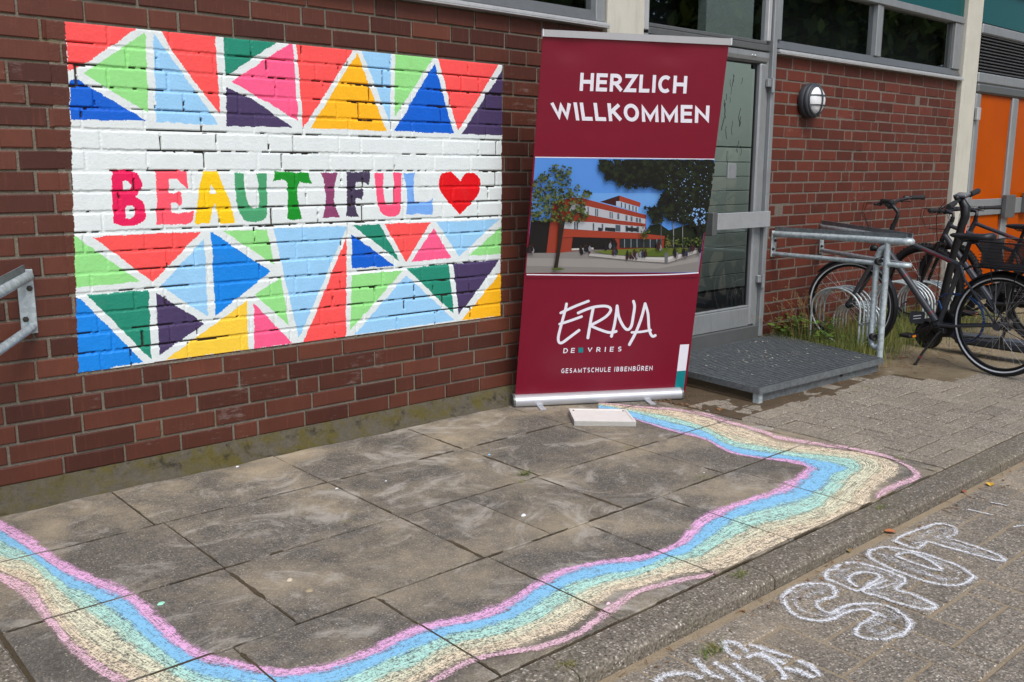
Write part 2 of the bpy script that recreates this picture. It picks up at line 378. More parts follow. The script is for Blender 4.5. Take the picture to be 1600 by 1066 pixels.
CH = dict(pink=chalk_mat('chalk_pink', S(246, 190, 230), .36), blue=chalk_mat('chalk_blue', S(146, 206, 242), .44), green=chalk_mat('chalk_green', S(196, 242, 226), .34),
          yellow=chalk_mat('chalk_yellow', S(246, 243, 210), .31), orange=chalk_mat('chalk_orange', S(252, 232, 200), .31), rose=chalk_mat('chalk_rose', S(252, 206, 218), .32),
          white=chalk_mat('chalk_white', S(236, 238, 240), .39, .5), thin=chalk_mat('chalk_thin', S(230, 232, 234), .21, .5))
def leaf_mat(name, a, b, rough=.6):
    k = N(name); t = k.n('ShaderNodeAttribute', attribute_name='tint').outputs['Fac']; k.col(k.mix(t, a, b)); k.rough(rough); k.spec(.3)
    return k.m
M['grass'] = leaf_mat('grass_blades', S(66, 98, 30), S(156, 146, 86)); M['dry'] = leaf_mat('dry_stalks', S(150, 124, 84), S(196, 170, 120))
M['weed'] = leaf_mat('weed_leaves', S(52, 84, 28), S(104, 132, 48)); M['tree'] = leaf_mat('tree_leaves', S(40, 56, 22), S(98, 116, 44)); M['bark'] = plain('bark', S(72, 62, 50), .9, 0, .3, 12, .6)

# ------------------------------------------------------------------ brickwork
C = 1/12.; BH = .0715
def layout(x0, x1, ncourse, seed, bottom=None):
    r = random.Random(seed); rows = []; prev = []
    for i in range(ncourse):
        if i == 0 and bottom: js = bottom[:]
        else:
            for attempt in range(60):
                js = [x0+r.choice((.04, .0625, .125, .1875, .22, .25))]; run = 0
                while js[-1] < x1:
                    hd = r.random() < (.45 if run > 2 else .16); run = 0 if hd else run+1
                    js.append(js[-1]+(.125 if hd else .25)+r.uniform(-.004, .004))
                clash = sum(1 for a in js for b in prev if abs(a-b) < .03)
                if clash < .12*len(js): break
        js = [x0]+[j for j in js if x0+.03 < j < x1-.03]+[x1]
        rows.append(js); prev = js
    return rows
bot = [-4+.25*i for i in range(16)]+[0, .25, .5, .75, .875, 1.125, 1.375, 1.625, 1.75, 2., 2.25, 2.5, 2.625, 2.875, 3.125]
XL0, XL1 = -4., 3.225
rowsL = layout(XL0, XL1, 25, 3, bot)
rowsR = layout(5.045, 8.115, 25, 11)
# mural rectangle on the wall
mp = [W(*p) for p in ((100.5, 26), (785, 99), (782, 493), (123, 581))]
MX0 = min(p[0] for p in mp)-.012; MX1 = max(p[0] for p in mp)+.004
MZ0, MZ1 = 5*C-.012, 22*C-.0118
def tintof(i, a): return min(1, max(.01, random.Random('%d:%.3f' % (i, a)).gauss(.45, .28)))
def brickface(mb, x0, x1, z0, z1, r, tint=.45, b=.0035):
    off = r.gauss(0, .0012); tl = r.gauss(0, .0008); y = off
    bt = lambda: b*r.uniform(.6, 1.5)
    f = [(x0+bt(), y-tl, z0+bt()), (x1-bt(), y+tl, z0+bt()), (x1-bt(), y+tl, z1-bt()), (x0+bt(), y-tl, z1-bt())]
    o = [(x0, y+.003, z0), (x1, y+.003, z0), (x1, y+.003, z1), (x0, y+.003, z1)]
    g = [(x0, .022, z0), (x1, .022, z0), (x1, .022, z1), (x0, .022, z1)]
    fs = [(0, 1, 2, 3)]
    for a in (0, 4):
        for i in range(4):
            j = (i+1) % 4; fs.append((a+4+i, a+4+j, a+j, a+i))
    mb.add(f+o+g, fs, tint=tint)
def bricks(mb, rows, seed, skip=None, gap=1.):
    r = random.Random(seed)
    for i, js in enumerate(rows):
        for a, b in zip(js[:-1], js[1:]):
            ja, jb = a+gap*r.uniform(.004, .0075), b-gap*r.uniform(.004, .0075); z0 = i*C+r.uniform(-.0015, .0015); z1 = z0+BH+r.uniform(-.001, .001)
            if i == 24: z1 = 25*C-.004
            if skip and skip[2] < (i+.5)*C < skip[3] and jb > skip[0] and ja < skip[1]:
                if ja < skip[0]-.004: brickface(mb, ja, skip[0]+.006, z0, z1, r, tintof(i, a))
                if jb > skip[1]+.004: brickface(mb, skip[1]-.004, jb, z0, z1, r, tintof(i, a))
                continue
            brickface(mb, ja, jb, z0, z1, r, tintof(i, a))
wl = thing('brick_wall', 'dark red brick wall carrying the painted mural, left of the welcome banner', 'wall', (1.2, 0, 0))
mb = MB(); bricks(mb, rowsL, 5, (MX0, MX1, MZ0, MZ1)); mesh_obj('brickwork', mb, M['brick'], wl)
mb = MB(); ZT = 25*C
for lo, hi in (((XL0, .0085, 0), (MX0, .16, ZT)), ((MX1, .0085, 0), (XL1, .16, ZT)), ((MX0, .0085, 0), (MX1, .16, MZ0)), ((MX0, .0085, MZ1), (MX1, .16, ZT)), ((MX0, .030, MZ0), (MX1, .16, MZ1))): mb.box(lo, hi)
mesh_obj('mortar', mb, M['mortar'], wl)
mb = MB()          # mossy concrete base strip, sloping out to the slabs
xs = np.linspace(XL0, 3.5, 260); P = []
for i, x in enumerate(xs):
    j = .006*math.sin(x*7.3)+.004*math.sin(x*23+1); P.append([(x, .02, .0), (x, -.006+j*.3, -.004), (x, -.022+j, -.045), (x, -.045+j, -.088), (x, -.07+j*1.3, GZ+.001), (x, -.07+j, -.16)])
vs = [q for p in P for q in p]; fs = []
for i in range(len(xs)-1):
    for a in range(5): fs.append((i*6+a, i*6+a+1, (i+1)*6+a+1, (i+1)*6+a))
mb.add(vs, fs, smooth=True); mesh_obj('plinth', mb, M['plinth'], wl)
wr = thing('brick_wall', 'red brick wall with the round lamp, right of the glass door', 'wall', (6.6, 0, 0))
mb = MB(); bricks(mb, rowsR, 9, None, 1.15); mesh_obj('brickwork', mb, M['brick_right'], wr)
mb = MB(); mb.box((5.045, .0035, -.2), (8.115, .16, ZT)); mesh_obj('mortar', mb, M['mortar_pale'], wr)
mb = MB(); bricks(mb, layout(5.045, 8.115, 1, 4), 2)
for i, v in enumerate(mb.v): mb.v[i] = (v[0], v[1], v[2]-C)
mesh_obj('brick_footing', mb, M['brick_right'], wr)

# ------------------------------------------------------------------ mural: paint following the relief of the bricks
def cr(l, s, ox, oy): return [(ox+x/s, oy+y/s) for x, y in l]
TRI = [
 ('red', [(100.3,26),(220.7,38.6),(190,62),(116.6,108.4),(107.3,111)]), ('lgreen', [(227,50.7),(130,115.5),(232,176.8)]),
 ('blue', [(108.5,127),(118,122.5),(229.8,189.4),(110.5,186.6)]), ('lblue', [(239,50),(244,191),(342,194.8)]), ('red', [(247.5,40.8),(336,50),(344,176.8),(305,130),(274,87)]),
 ('dgreen', [(349.7,51.5),(440.3,60.5),(353,119.6)]), ('pink', [(457.2,64.2),(362.3,127.2),(466.2,189.2)]), ('purple', [(353,137),(396,155),(457,199.3),(354.5,197)]),
 ('red', [(462.5,65),(555.4,73.2),(474,200.5)]), ('yellow', [(558.2,83),(485,200.4),(604.1,205)]), ('lblue', [(563,74),(611,80.2),(609.5,194.2)]),
 ('lgreen', [(617.3,80.2),(677.9,88.7),(616.8,183)]), ('blue', [(679.3,99),(616,205),(709.4,208.9)]), ('red', [(684,88.7),(780.6,99),(715.9,205)]), ('purple', [(786,107.8),(721.5,209.7),(786,211.7)]),
 ('lgreen', [(116,368),(219.3,440),(117,449.2)]), ('red', [(144.2,370.4),(314.2,362),(239,440.2)]), ('lblue', [(319.3,373.2),(250.9,447),(324.9,494.8)]), ('blue2', [(329.7,362),(422.9,423.9),(336.7,494.2)]),
 ('lgreen', [(348.8,361.4),(417,358.3),(429,414)]), ('lblue', [(427,357),(542.7,353.5),(467.3,529.4)]), ('lgreen', [(438.9,433.7),(398,460.4),(451.6,508.9)]), ('dgreen', [(136.3,460.4),(232.9,453.4),(237,562.4)]),
 ('blue2', [(118,464),(126.4,467.5),(224,566),(122,583.5)]), ('purple', [(244.7,457.6),(319.8,506.3),(248.9,555.6)]), ('yellow2', [(386.3,469.7),(258.7,563.2),(388.2,546.5)]), ('pink', [(396.7,474),(457.2,536),(398,545.3)]),
 ('red', [(541.9,370.4),(540.5,526.2),(474.3,535.5)]), ('blue', [(549.8,366),(616.8,415.4),(549.8,419.6)]), ('dgreen', [(550.3,352.6),(593.4,350.7),(624.4,408.4)]), ('red', [(600.4,350),(673,347.3),(634.8,409.8)]),
 ('pink', [(677.9,356.3),(643.2,409),(705.4,403.12)]), ('lblue', [(682,347.3),(781.2,342.2),(717.3,400.8)]), ('lgreen', [(783,353.5),(732.8,399.4),(783,397)]), ('lgreen', [(549.2,429.5),(629.2,423),(547.5,516.2)]),
 ('dgreen', [(635.6,419.6),(701.2,412.6),(708.8,490)]), ('lblue', [(634.8,430),(710.2,500.4),(554,523.4)]), ('purple', [(708,412.6),(781.2,405.6),(717.3,492.3)]), ('yellow', [(783,423.9),(721.5,501.4),(783,493.3)])]
a5 = lambda l: cr(l, 5.333, 160, 250); a6 = lambda l: cr(l, 4.848, 460, 250)
LET = [
 (a5([(75,90),(110,82),(180,78),(240,85),(280,108),(300,130),(320,165),(330,200),(325,250),(300,285),(275,310),(305,325),(330,345),(352,380),(365,420),(362,465),(350,500),(325,525),(290,542),(240,550),(180,553),(120,545),(88,530),(90,470),(84,360),(78,260)]),
  [a5([(170,175),(205,174),(225,185),(238,210),(232,245),(205,260),(170,258)]), a5([(188,400),(210,382),(240,380),(262,392),(277,420),(272,455),(245,485),(195,490)])]),
 (a5([(443,90),(540,84),(640,82),(660,95),(705,92),(710,170),(714,240),(695,228),(680,210),(625,165),(590,155),(553,155),(555,275),(600,280),(630,268),(640,258),(655,265),(664,320),(658,370),(640,385),(620,365),(600,360),(568,370),(582,440),(680,440),(725,435),(762,420),(755,490),(738,520),(700,535),(600,540),(445,540),(455,380),(450,230)]), []),
 (a5([(840,95),(958,92),(1000,200),(1060,340),(1085,430),(1102,515),(1090,528),(985,530),(960,430),(935,362),(910,440),(895,530),(790,535),(768,520),(790,380),(815,190)]), [a5([(910,205),(930,235),(947,278),(893,282)])]),
 (a5([(1105,108),(1185,112),(1188,230),(1195,310),(1220,370),(1245,402),(1270,408),(1300,400),(1308,330),(1300,230),(1285,115),(1365,110),(1370,260),(1376,440),(1362,480),(1335,505),(1270,518),(1220,512),(1180,495),(1140,440),(1115,330),(1103,180)]), []),
 ([(430,267.8),(428.5,278),(426.6,283.8),(434,281.5),(441,281),(446,282.5),(448.8,285.6),(450,306),(448.8,341.9),(452.5,343.5),(460,343.9),(472.4,341.8),(469,328),(465,312),(464,300),(464.5,291),(466,287),(468,284),(476,285.2),(486.8,287),(484.5,278),(481.7,269.6)], []),
 (a6([(198,95),(262,100),(328,98),(314,140),(305,180),(301,240),(300,300),(312,350),(345,435),(280,434),(215,440),(230,380),(235,320),(236,260),(232,200),(222,150)]), []),
 (a6([(393,90),(480,92),(570,88),(572,140),(558,195),(540,175),(520,165),(490,166),(465,170),(462,225),(495,224),(520,218),(523,255),(515,305),(495,296),(475,292),(464,300),(464,350),(470,395),(495,430),(440,428),(388,428),(398,350),(400,250),(398,150)]), []),
 (a6([(603,97),(675,97),(672,170),(675,250),(682,290),(692,325),(712,342),(735,342),(752,330),(756,290),(755,200),(748,98),(815,98),(810,160),(808,250),(808,340),(803,385),(790,412),(765,428),(725,432),(690,425),(670,415),(650,390),(637,355),(620,240)]), []),
 (a6([(828,98),(870,100),(913,97),(904,140),(903,190),(908,260),(915,320),(960,322),(1010,318),(1035,308),(1050,288),(1048,350),(1048,412),(905,412),(850,418),(850,360),(855,290),(848,200)]), []),
 (a6([(1255,415),(1215,372),(1170,320),(1135,280),(1110,235),(1097,190),(1096,150),(1105,118),(1128,96),(1160,88),(1190,95),(1218,114),(1240,138),(1258,160),(1272,132),(1292,110),(1315,97),(1335,95),(1365,100),(1390,117),(1407,148),(1412,190),(1402,235),(1385,275),(1345,325),(1300,370)]), [])]
def inpoly(X, Z, poly):
    r = np.zeros(X.shape, bool); n = len(poly)
    for i in range(n):
        x1, z1 = poly[i]; x2, z2 = poly[(i+1) % n]
        if z1 == z2: continue
        c = ((z1 > Z) != (z2 > Z)) & (X < (x2-x1)*(Z-z1)/(z2-z1)+x1); r ^= c
    return r
wxz = lambda pts: [(p[0], p[2]) for p in (W(u, v) for u, v in pts)]
HG = .0029
nx = int((MX1-MX0)/HG); nz = int((MZ1-MZ0)/HG)
gx = np.linspace(MX0, MX1, nx+1); gz = np.linspace(MZ0, MZ1, nz+1)
def vnoise(X, Z, s, seed):       # smooth value noise
    r = np.random.default_rng(seed).random((256, 256)); x = X*s; z = Z*s; xi = np.floor(x).astype(int); zi = np.floor(z).astype(int)
    fx = x-xi; fz = z-zi; fx = fx*fx*(3-2*fx); fz = fz*fz*(3-2*fz); g = lambda a, b: r[a % 256, b % 256]
    return (g(xi, zi)*(1-fx)+g(xi+1, zi)*fx)*(1-fz)+(g(xi, zi+1)*(1-fx)+g(xi+1, zi+1)*fx)*fz
VX, VZ = np.meshgrid(gx, gz)
dE = np.full(VX.shape, -1.0); up = np.zeros(VX.shape); off = np.zeros(VX.shape); tnt = np.full(VX.shape, .45)
rb = random.Random(21)
for i, js in enumerate(rowsL):
    if not 4 <= i <= 22: continue
    for a, b in zip(js[:-1], js[1:]):
        if b < MX0-.1 or a > MX1+.1: continue
        o_ = rb.gauss(0, .0011); tl = rb.gauss(0, .0009)
        x0, x1 = a+rb.uniform(.003, .006), b-rb.uniform(.003, .006); z0 = i*C+rb.uniform(-.0015, .0015); z1 = z0+BH
        mk = (VX > a-.001) & (VX < b+.001) & (VZ > z0-.013) & (VZ < z1+.013)
        d = np.minimum(np.minimum(VX-x0, x1-VX), np.minimum(VZ-z0, z1-VZ))
        bet = mk & (d > dE); dE[bet] = d[bet]; up[bet] = (VZ-z1)[bet]; off[bet] = o_+tl*((VX-(a+b)/2)/.125)[bet]; tnt[bet] = tintof(i, a)
wob = vnoise(VX, VZ, 90, 1)*.004-.002
t = np.clip((dE+wob+.002)/.005, 0, 1); t = t*t*(3-2*t)
rec = .0043*(.35+.9*vnoise(VX, VZ, 9, 2))+.0018*vnoise(VX, VZ, 160, 3)
VY = off*t+(1-t)*rec+(vnoise(VX, VZ, 220, 4)-.5)*.0009
cxx = (gx[:-1]+gx[1:])/2; czz = (gz[:-1]+gz[1:])/2; CX_, CZ_ = np.meshgrid(cxx, czz)
# brush wobble of the paint edges
JX = CX_+(vnoise(CX_, CZ_, 38, 5)-.5)*.006+(vnoise(CX_, CZ_, 200, 6)-.5)*.004; JZ = CZ_+(vnoise(CX_, CZ_, 38, 7)-.5)*.006+(vnoise(CX_, CZ_, 200, 8)-.5)*.004
own = np.full(CX_.shape, -1, int)
outer = wxz([(100.5,25),(440,62.5),(785,98),(784.5,212),(782,493.5),(450,537.5),(123,582.5),(117,400),(112,240),(106.5,110)])
own[inpoly(JX, CZ_, outer)] = 0
for i, (c_, p) in enumerate(TRI): own[inpoly(JX, JZ, wxz(p)) & (own >= 0)] = 1+i
for i, (p, holes) in enumerate(LET):
    ins = inpoly(JX, JZ, wxz(p))
    for h in holes: ins &= ~inpoly(JX, JZ, wxz(h))
    own[ins] = 100+i
avg = lambda A: (A[:-1, :-1]+A[1:, :-1]+A[:-1, 1:]+A[1:, 1:])/4
dC = avg(dE); uC = avg(up)
crk = vnoise(CX_, CZ_, 6, 9)*.55+vnoise(CX_, CZ_, 45, 10)*.3+vnoise(CX_, CZ_, 15, 12)*.15
# bare crevices: under the lower edge of the brick above (top of each bed joint) and a few head joints
low = avg(np.where(dE < .0, 1., 0.))
zc = (CZ_ % C)
under = (zc > C-.0048) & (dC < .0012)
crack = (under & (crk > .535)) | ((dC < -.0012) & (zc < BH) & (crk > .62)) | ((dC < .0) & (zc > BH) & (crk > .74))
own2 = own.copy(); own2[(own >= 0) & crack] = 200
own2[(own < 0) & (dC < .0005)] = 201; own2[own2 == -1] = 202
cm = np.zeros(VX.shape, bool)
for di in (0, 1):
    for dj in (0, 1): cm[di:di+nz, dj:dj+nx] |= crack & (own >= 0)
VYm = VY.copy(); VYm[cm] += .007; VYm = np.where((dE < 0) & (~cm), VYm+0., VYm)
VV = np.stack([VX, VYm, VZ], -1).reshape(-1, 3)
ii = np.arange((nx+1)*(nz+1)).reshape(nz+1, nx+1)
QQ = np.stack([ii[:-1, :-1], ii[:-1, 1:], ii[1:, 1:], ii[1:, :-1]], -1).reshape(-1, 4); ow = own2.reshape(-1)
mural = thing('mural', 'colourful geometric mural reading BEAUTIFUL painted straight onto the brick wall', 'mural', ((MX0+MX1)/2, 0, MZ0))
def sub(ids, name, mat, parent, tint=None):
    q = QQ[np.isin(ow, ids)]
    if len(q) == 0: return None
    u, inv = np.unique(q, return_inverse=True)
    return np_mesh(name, VV[u], inv.reshape(q.shape), mat, parent, tint)
sub([0], 'white_ground', M['paint_white'], mural)
for i, (c_, p) in enumerate(TRI): sub([1+i], 'painted_triangle', M['paint_'+c_], mural)
for i in range(10): sub([100+i], 'heart' if i == 9 else 'letter', paint_mat('paint_letter', LC[i]), mural)
struct(sub([200], 'bare_joint', M['crack'], mural), 'stuff')
sub([201], 'mortar_edge', M['mortar'], wl); sub([202], 'brick_edge', M['brick'], wl, tnt[:-1, :-1].reshape(-1)[ow == 202])

# ------------------------------------------------------------------ ground
mb = MB(); mb.box((-120, -160, -.40), (160, -2.40, LZ-.004)); mb.box((-120, -2.40, -.40), (-.6, 120, GZ-.012)); struct(mesh_obj('ground', mb, M['sandjoint']))
mb = MB(); mb.box((-.6, -2.29, -.40), (160, .0, GZ-.0065)); struct(mesh_obj('soil', mb, M['joint']))
SX = [(-.05, -.56, [-.5, .16, .915, 1.675, 2.375, 3.09]), (-.56, -1.11, [-.5, .195, .92, 1.68, 2.345, 3.09]),
      (-1.11, -1.635, [-.5, .19, .92, 1.25, 1.66, 2.335, 3.09]), (-1.635, -2.262, [-.5, -.02, .46, .94, 1.425, 1.88, 2.41, 3.09])]
mb = MB(); rects = []; rr = random.Random(4)
def slab(mb, x0, x1, y0, y1, top, g, th=.05, tl=.0016, r=rr, b=.004, gk=1.):
    x0 += g*r.uniform(.6, 1.4); x1 -= g*r.uniform(.6, 1.4); y0 += gk*g*r.uniform(.6, 1.4); y1 -= gk*g*r.uniform(.6, 1.4)
    z = [top+r.gauss(0, tl) for _ in range(4)]
    mb.add([(x0+b, y0+b, z[0]), (x1-b, y0+b, z[1]), (x1-b, y1-b, z[2]), (x0+b, y1-b, z[3]),
            (x0, y0, z[0]-b), (x1, y0, z[1]-b), (x1, y1, z[2]-b), (x0, y1, z[3]-b), (x0, y0, top-th), (x1, y0, top-th), (x1, y1, top-th), (x0, y1, top-th)],
           [(0,1,2,3)]+[(a+4+i, a+4+(i+1) % 4, a+(i+1) % 4, a+i) for a in (0, 4) for i in range(4)], tint=max(.01, min(.99, r.gauss(.2, .17))))
    return (x0+.001, x1-.001, y0+.001, y1-.001)
for y1, y0, xs in SX:
    for a, b in zip(xs[:-1], xs[1:]): rects.append(slab(mb, a, b, y0, y1, GZ, .0022, tl=.0008, b=.003, gk=1.9))
struct(mesh_obj('pavement', mb, M['slab']))
mb = MB(); rj = random.Random(31)          # earth and moss lodged in the joints, in broken runs
def joint_run(p, q_):
    p, q_ = np.array(p), np.array(q_); L = np.linalg.norm(q_-p); d = (q_-p)/L; n_ = np.array([-d[1], d[0]]); t_ = rj.uniform(0, .05)
    while t_ < L:
        ln_ = min(rj.uniform(.05, .32), L-t_); k_ = max(3, int(ln_/.018)); w_ = rj.choice((.0015, .002, .003, .0045, .0085)); P = []
        for i in range(k_+1):
            c_ = p+d*(t_+ln_*i/k_)+n_*rj.gauss(0, .0012); ww = w_*rj.uniform(.45, 1.25)*(.35 if i in (0, k_) else 1); P += [(*(c_-n_*ww), GZ+.0013), (*(c_+n_*ww), GZ+.0013)]
        mb.add(P, [(2*i, 2*i+2, 2*i+3, 2*i+1) for i in range(k_)]); t_ += ln_+(0 if rj.random() < .5 else rj.uniform(.02, .16))
for j_, (y1, y0, xs) in enumerate(SX):
    joint_run((xs[0], y0), (xs[-1], y0))
    for x in xs[1:-1]: joint_run((x, y1), (x, y0))
joint_run((3.093, -.6), (3.093, -2.26)); joint_run((3.168, -.7), (3.168, -2.26))
struct(mesh_obj('joint_soil', mb, M['joint']))
mb = MB()
for i in range(5): rects.append(slab(mb, 3.095, 3.165, -2.262+i*.45, -2.262+(i+1)*.45, GZ, .002, tl=.0006))
struct(mesh_obj('edging', mb, M['slab']))
# kerb stones
mb = MB(); ks = [-.6, -.28, .63, 1.575, 2.52, 3.46]+[3.46+.945*i for i in range(1, 9)]
prof = [(-2.268, GZ-.12), (-2.268, GZ-.004), (-2.273, GZ+.001), (-2.372, GZ), (-2.388, GZ-.004), (-2.397, GZ-.014), (-2.401, GZ-.12)]
for a, b in zip(ks[:-1], ks[1:]):
    n = 7; dz = rr.gauss(0, .0015); x0, x1 = a+.003, b-.003
    vs = [(x, y+rr.gauss(0, .0006), z+dz) for x in (x0, x0+.004, x1-.004, x1) for y, z in prof]
    for i in list(range(7))+list(range(21, 28)): vs[i] = (vs[i][0], vs[i][1]*1+(-2.33-vs[i][1])*.03, vs[i][2]-.003)
    fs = [(i*7+j, i*7+j+1, (i+1)*7+j+1, (i+1)*7+j) for i in range(3) for j in range(6)]+[tuple(range(7))[::-1], tuple(range(21, 28))]
    mb.add(vs, fs, tint=rr.uniform(.05, .5))
for y in np.arange(-2.2, -.1, .5): mb.bbox((-.60, y+.003, GZ-.1), (-.512, y+.497, GZ+.004), .008, tint=rr.uniform(.1, .5))
struct(mesh_obj('kerb', mb, M['kerb']))
# herringbone pavers 20 x 10
def herring(mb, x0, x1, y0, y1, top, seed, keep=lambda x, y: True, g=.0045, cell=.1, tl=.0012):
    r = random.Random(seed); c = cell
    for i in range(-4, int((x1-x0)/c)+4):
        for j in range(-4, int((y1-y0)/c)+4):
            t_ = (i-j) % 4
            if t_ == 0: a = (i, j, i+2, j+1)
            elif t_ == 3: a = (i, j, i+1, j+2)
            else: continue
            xa, ya, xb, yb = x0+a[0]*c, y0+a[1]*c, x0+a[2]*c, y0+a[3]*c
            if not keep((xa+xb)/2, (ya+yb)/2): continue
            xa, xb = max(xa, x0), min(xb, x1); ya, yb = max(ya, y0), min(yb, y1)
            if xb-xa < .02 or yb-ya < .02: continue
            slab(mb, xa, xb, ya, yb, top+r.gauss(0, tl), g, .05, .0008, r, .004)
mb = MB(); herring(mb, -1.2, 9.5, -5.4, -2.425, LZ, 8, keep=lambda x, y: x+2.9*(-y-2.4) < 14, cell=.135); struct(mesh_obj('road', mb, M['paver']))
edge = lambda x: -.93-.03*math.sin(x*5) if x < 4.95 else -1.23-.18*math.sin((x-4.9)*1.3)-.04*math.sin(x*9)
mb = MB(); herring(mb, 3.17, 9.6, -2.262, -.30, GZ, 12, keep=lambda x, y: y < edge(x) or (x < 3.5 and y < -.75), g=.004, cell=.115); struct(mesh_obj('path', mb, M['paver_light']))
# sandy earth along the racks, gently uneven
nx_, ny_ = 150, 50; xs = np.linspace(3.17, 10.5, nx_); ys = np.linspace(-1.75, -.0, ny_); XX, YY = np.meshgrid(xs, ys)
base = np.where(YY < np.vectorize(edge)(XX)-.22, -.018, -.002+.005*(vnoise(XX, YY, 5, 31)-.4)+.006*vnoise(XX, YY, 22, 32))
base = base*np.clip((YY+1.8)/.2, .0, 1)+np.where(YY < -1.72, -.02, 0); ZZ = GZ+base
q = np.arange(nx_*ny_).reshape(ny_, nx_); Q = np.stack([q[:-1, :-1], q[:-1, 1:], q[1:, 1:], q[1:, :-1]], -1).reshape(-1, 4)
struct(np_mesh('sand', np.stack([XX, YY, ZZ], -1).reshape(-1, 3), Q, M['sand']))

# ------------------------------------------------------------------ chalk rainbow, drawn on the slabs (clipped at their joints)
# each station: y (or x,y) of 8 lines across the ribbon, inner edge first
ST = []
def stv(x, *ys): ST.append([(x, y) for y in ys])
stv(-60, 772,790,806,828,846,858,860,874)
stv(0, 815,831,846,871,886,893,895,911)
stv(50, 844,863,873,887,902,917,919,948)
stv(100, 881,898,914,932,965,988,989,1010)
stv(150, 903,919,937,968,1012,1030,1031,1052)
stv(200, 925,944,973,1006,1040,1062,1064,1081)
stv(250, 965,992,1016,1043,1068,1087,1092,1108)
stv(300, 1011,1030,1051,1074,1100,1115,1122,1140)
stv(350, 1030,1043,1064,1090,1114,1130,1140,1158)
stv(435, 1048,1060,1076,1102,1126,1142,1152,1170)
stv(500, 1041,1053,1072,1096,1118,1134,1146,1162)
stv(550, 1026,1039,1061,1085,1103,1118,1132,1148)
stv(600, 1003,1019,1037,1060,1079,1095,1108,1122)
stv(650, 980,994,1015,1041,1057,1070,1080,1092)
stv(700, 970,981,994,1012,1027,1043,1047,1059)
stv(750, 956,972,984,1001,1013,1025,1026,1034)
stv(800, 936,950,969,988,1000,1013,1016,1024)
stv(850, 902,917,937,966,981,996,1007,1016)
stv(900, 886,894,912,934,957,975,988,999)
stv(950, 876,883,900,913,922,934,949,966)
stv(1000, 870,879,889,900,909,918,921,930)
stv(1050, 853,862,871,881,893,902,908,917)
stv(1075, 830,850,865,876,886,896,902,910)
stv(1100, 807,826,847,869,880,892,898,906)
stv(1150, 787,797,813,838,859,884,889,901)
stv(1200, 770,780,795,819,835,857,862,880)
ST.append([(1222,759),(1236,768),(1254,782),(1272,799),(1284,812),(1296,823),(1302,828),(1311,834)])
ST.append([(1234,752),(1250,757),(1279,767),(1302,777),(1328,788),(1346,796),(1355,800),(1366,806)])
ST.append([(1246,743),(1262,748),(1294,752),(1318,758),(1346,764),(1364,768),(1372,770),(1384,775)])
ST.append([(1256,736),(1271,738),(1306,741),(1334,744),(1366,746),(1386,750),(1398,756),(1411,761)])
ST.append([(1261,731),(1276,732),(1322,733),(1348,730),(1378,730),(1404,734),(1426,742),(1440,750)])
ST.append([(1256,728),(1268,727),(1304,725),(1338,720),(1364,718),(1386,720),(1402,724),(1424,730)])
ST.append([(1246,726),(1254,722),(1272,719),(1302,714),(1324,711),(1342,709),(1350,709),(1362,706)])
stv(1225, 722,717.5,712,706,701,694,690,684)
stv(1200, 719,716,708,700,695,687,682,676)
stv(1150, 711,707,700,690,682,668,666,661)
stv(1125, 701,697,690,680,674,662,660,653)
stv(1100, 687.5,684,675,668,665,653,651,646)
stv(1050, 674.5,671,661,653,650,643,642.5,639)
stv(1000, 659,656.5,648,644,642,639,638.5,636)
stv(960, 645,643,638,636.5,635.5,634,633.5,632)
stv(935, 640,638.5,634.5,633.5,632.6,631.5,631,630)
STW = np.array([[G(*p)[:2] for p in s_] for s_ in ST])
def spline(P, n):                      # Catmull-Rom through stations
    P = np.concatenate([P[:1]*2-P[1:2], P, P[-1:]*2-P[-2:-1]]); out = []
    for i in range(1, len(P)-2):
        for t_ in np.linspace(0, 1, n, endpoint=False):
            a, b, c_, d = P[i-1], P[i], P[i+1], P[i+2]
            out.append(.5*((2*b)+(-a+c_)*t_+(2*a-5*b+4*c_-d)*t_**2+(-a+3*b-3*c_+d)*t_**3))
    out.append(P[-2]); return np.array(out)
SW = np.stack([spline(STW[:, k_], 6) for k_ in range(8)], 1)
def clip(poly, rc):                    # poly of (x,y,u,v) against a slab rectangle
    for ax, val, sg in ((0, rc[0], 1), (0, rc[1], -1), (1, rc[2], 1), (1, rc[3], -1)):
        out = []; n = len(poly)
        for i in range(n):
            a, b = poly[i], poly[(i+1) % n]; da, db = (a[ax]-val)*sg, (b[ax]-val)*sg
            if da >= 0: out.append(a)
            if (da >= 0) != (db >= 0): t_ = da/(da-db); out.append(tuple(a[k_]+t_*(b[k_]-a[k_]) for k_ in range(4)))
        poly = out
        if len(poly) < 3: return []
    return poly
def stripe(mb, A, B, rcs, z):
    L = np.concatenate([[0], np.cumsum(np.linalg.norm(np.diff((A+B)/2, axis=0), axis=1))])
    for i in range(len(A)-1):
        q_ = [(*A[i], L[i], 0.), (*A[i+1], L[i+1], 0.), (*B[i+1], L[i+1], 1.), (*B[i], L[i], 1.)]
        for tri in ((q_[0], q_[1], q_[2]), (q_[0], q_[2], q_[3])):
            ar = (tri[1][0]-tri[0][0])*(tri[2][1]-tri[0][1])-(tri[1][1]-tri[0][1])*(tri[2][0]-tri[0][0])
            if abs(ar) < 1e-9: continue
            if ar < 0: tri = tri[::-1]
            for rc in rcs:
                if max(p[0] for p in tri) < rc[0] or min(p[0] for p in tri) > rc[1] or max(p[1] for p in tri) < rc[2] or min(p[1] for p in tri) > rc[3]: continue
                pl_ = clip(list(tri), rc)
                if len(pl_) >= 3: mb.add([(p[0], p[1], z) for p in pl_], [tuple(range(len(pl_)))], uvs=[(p[2], p[3]) for p in pl_])
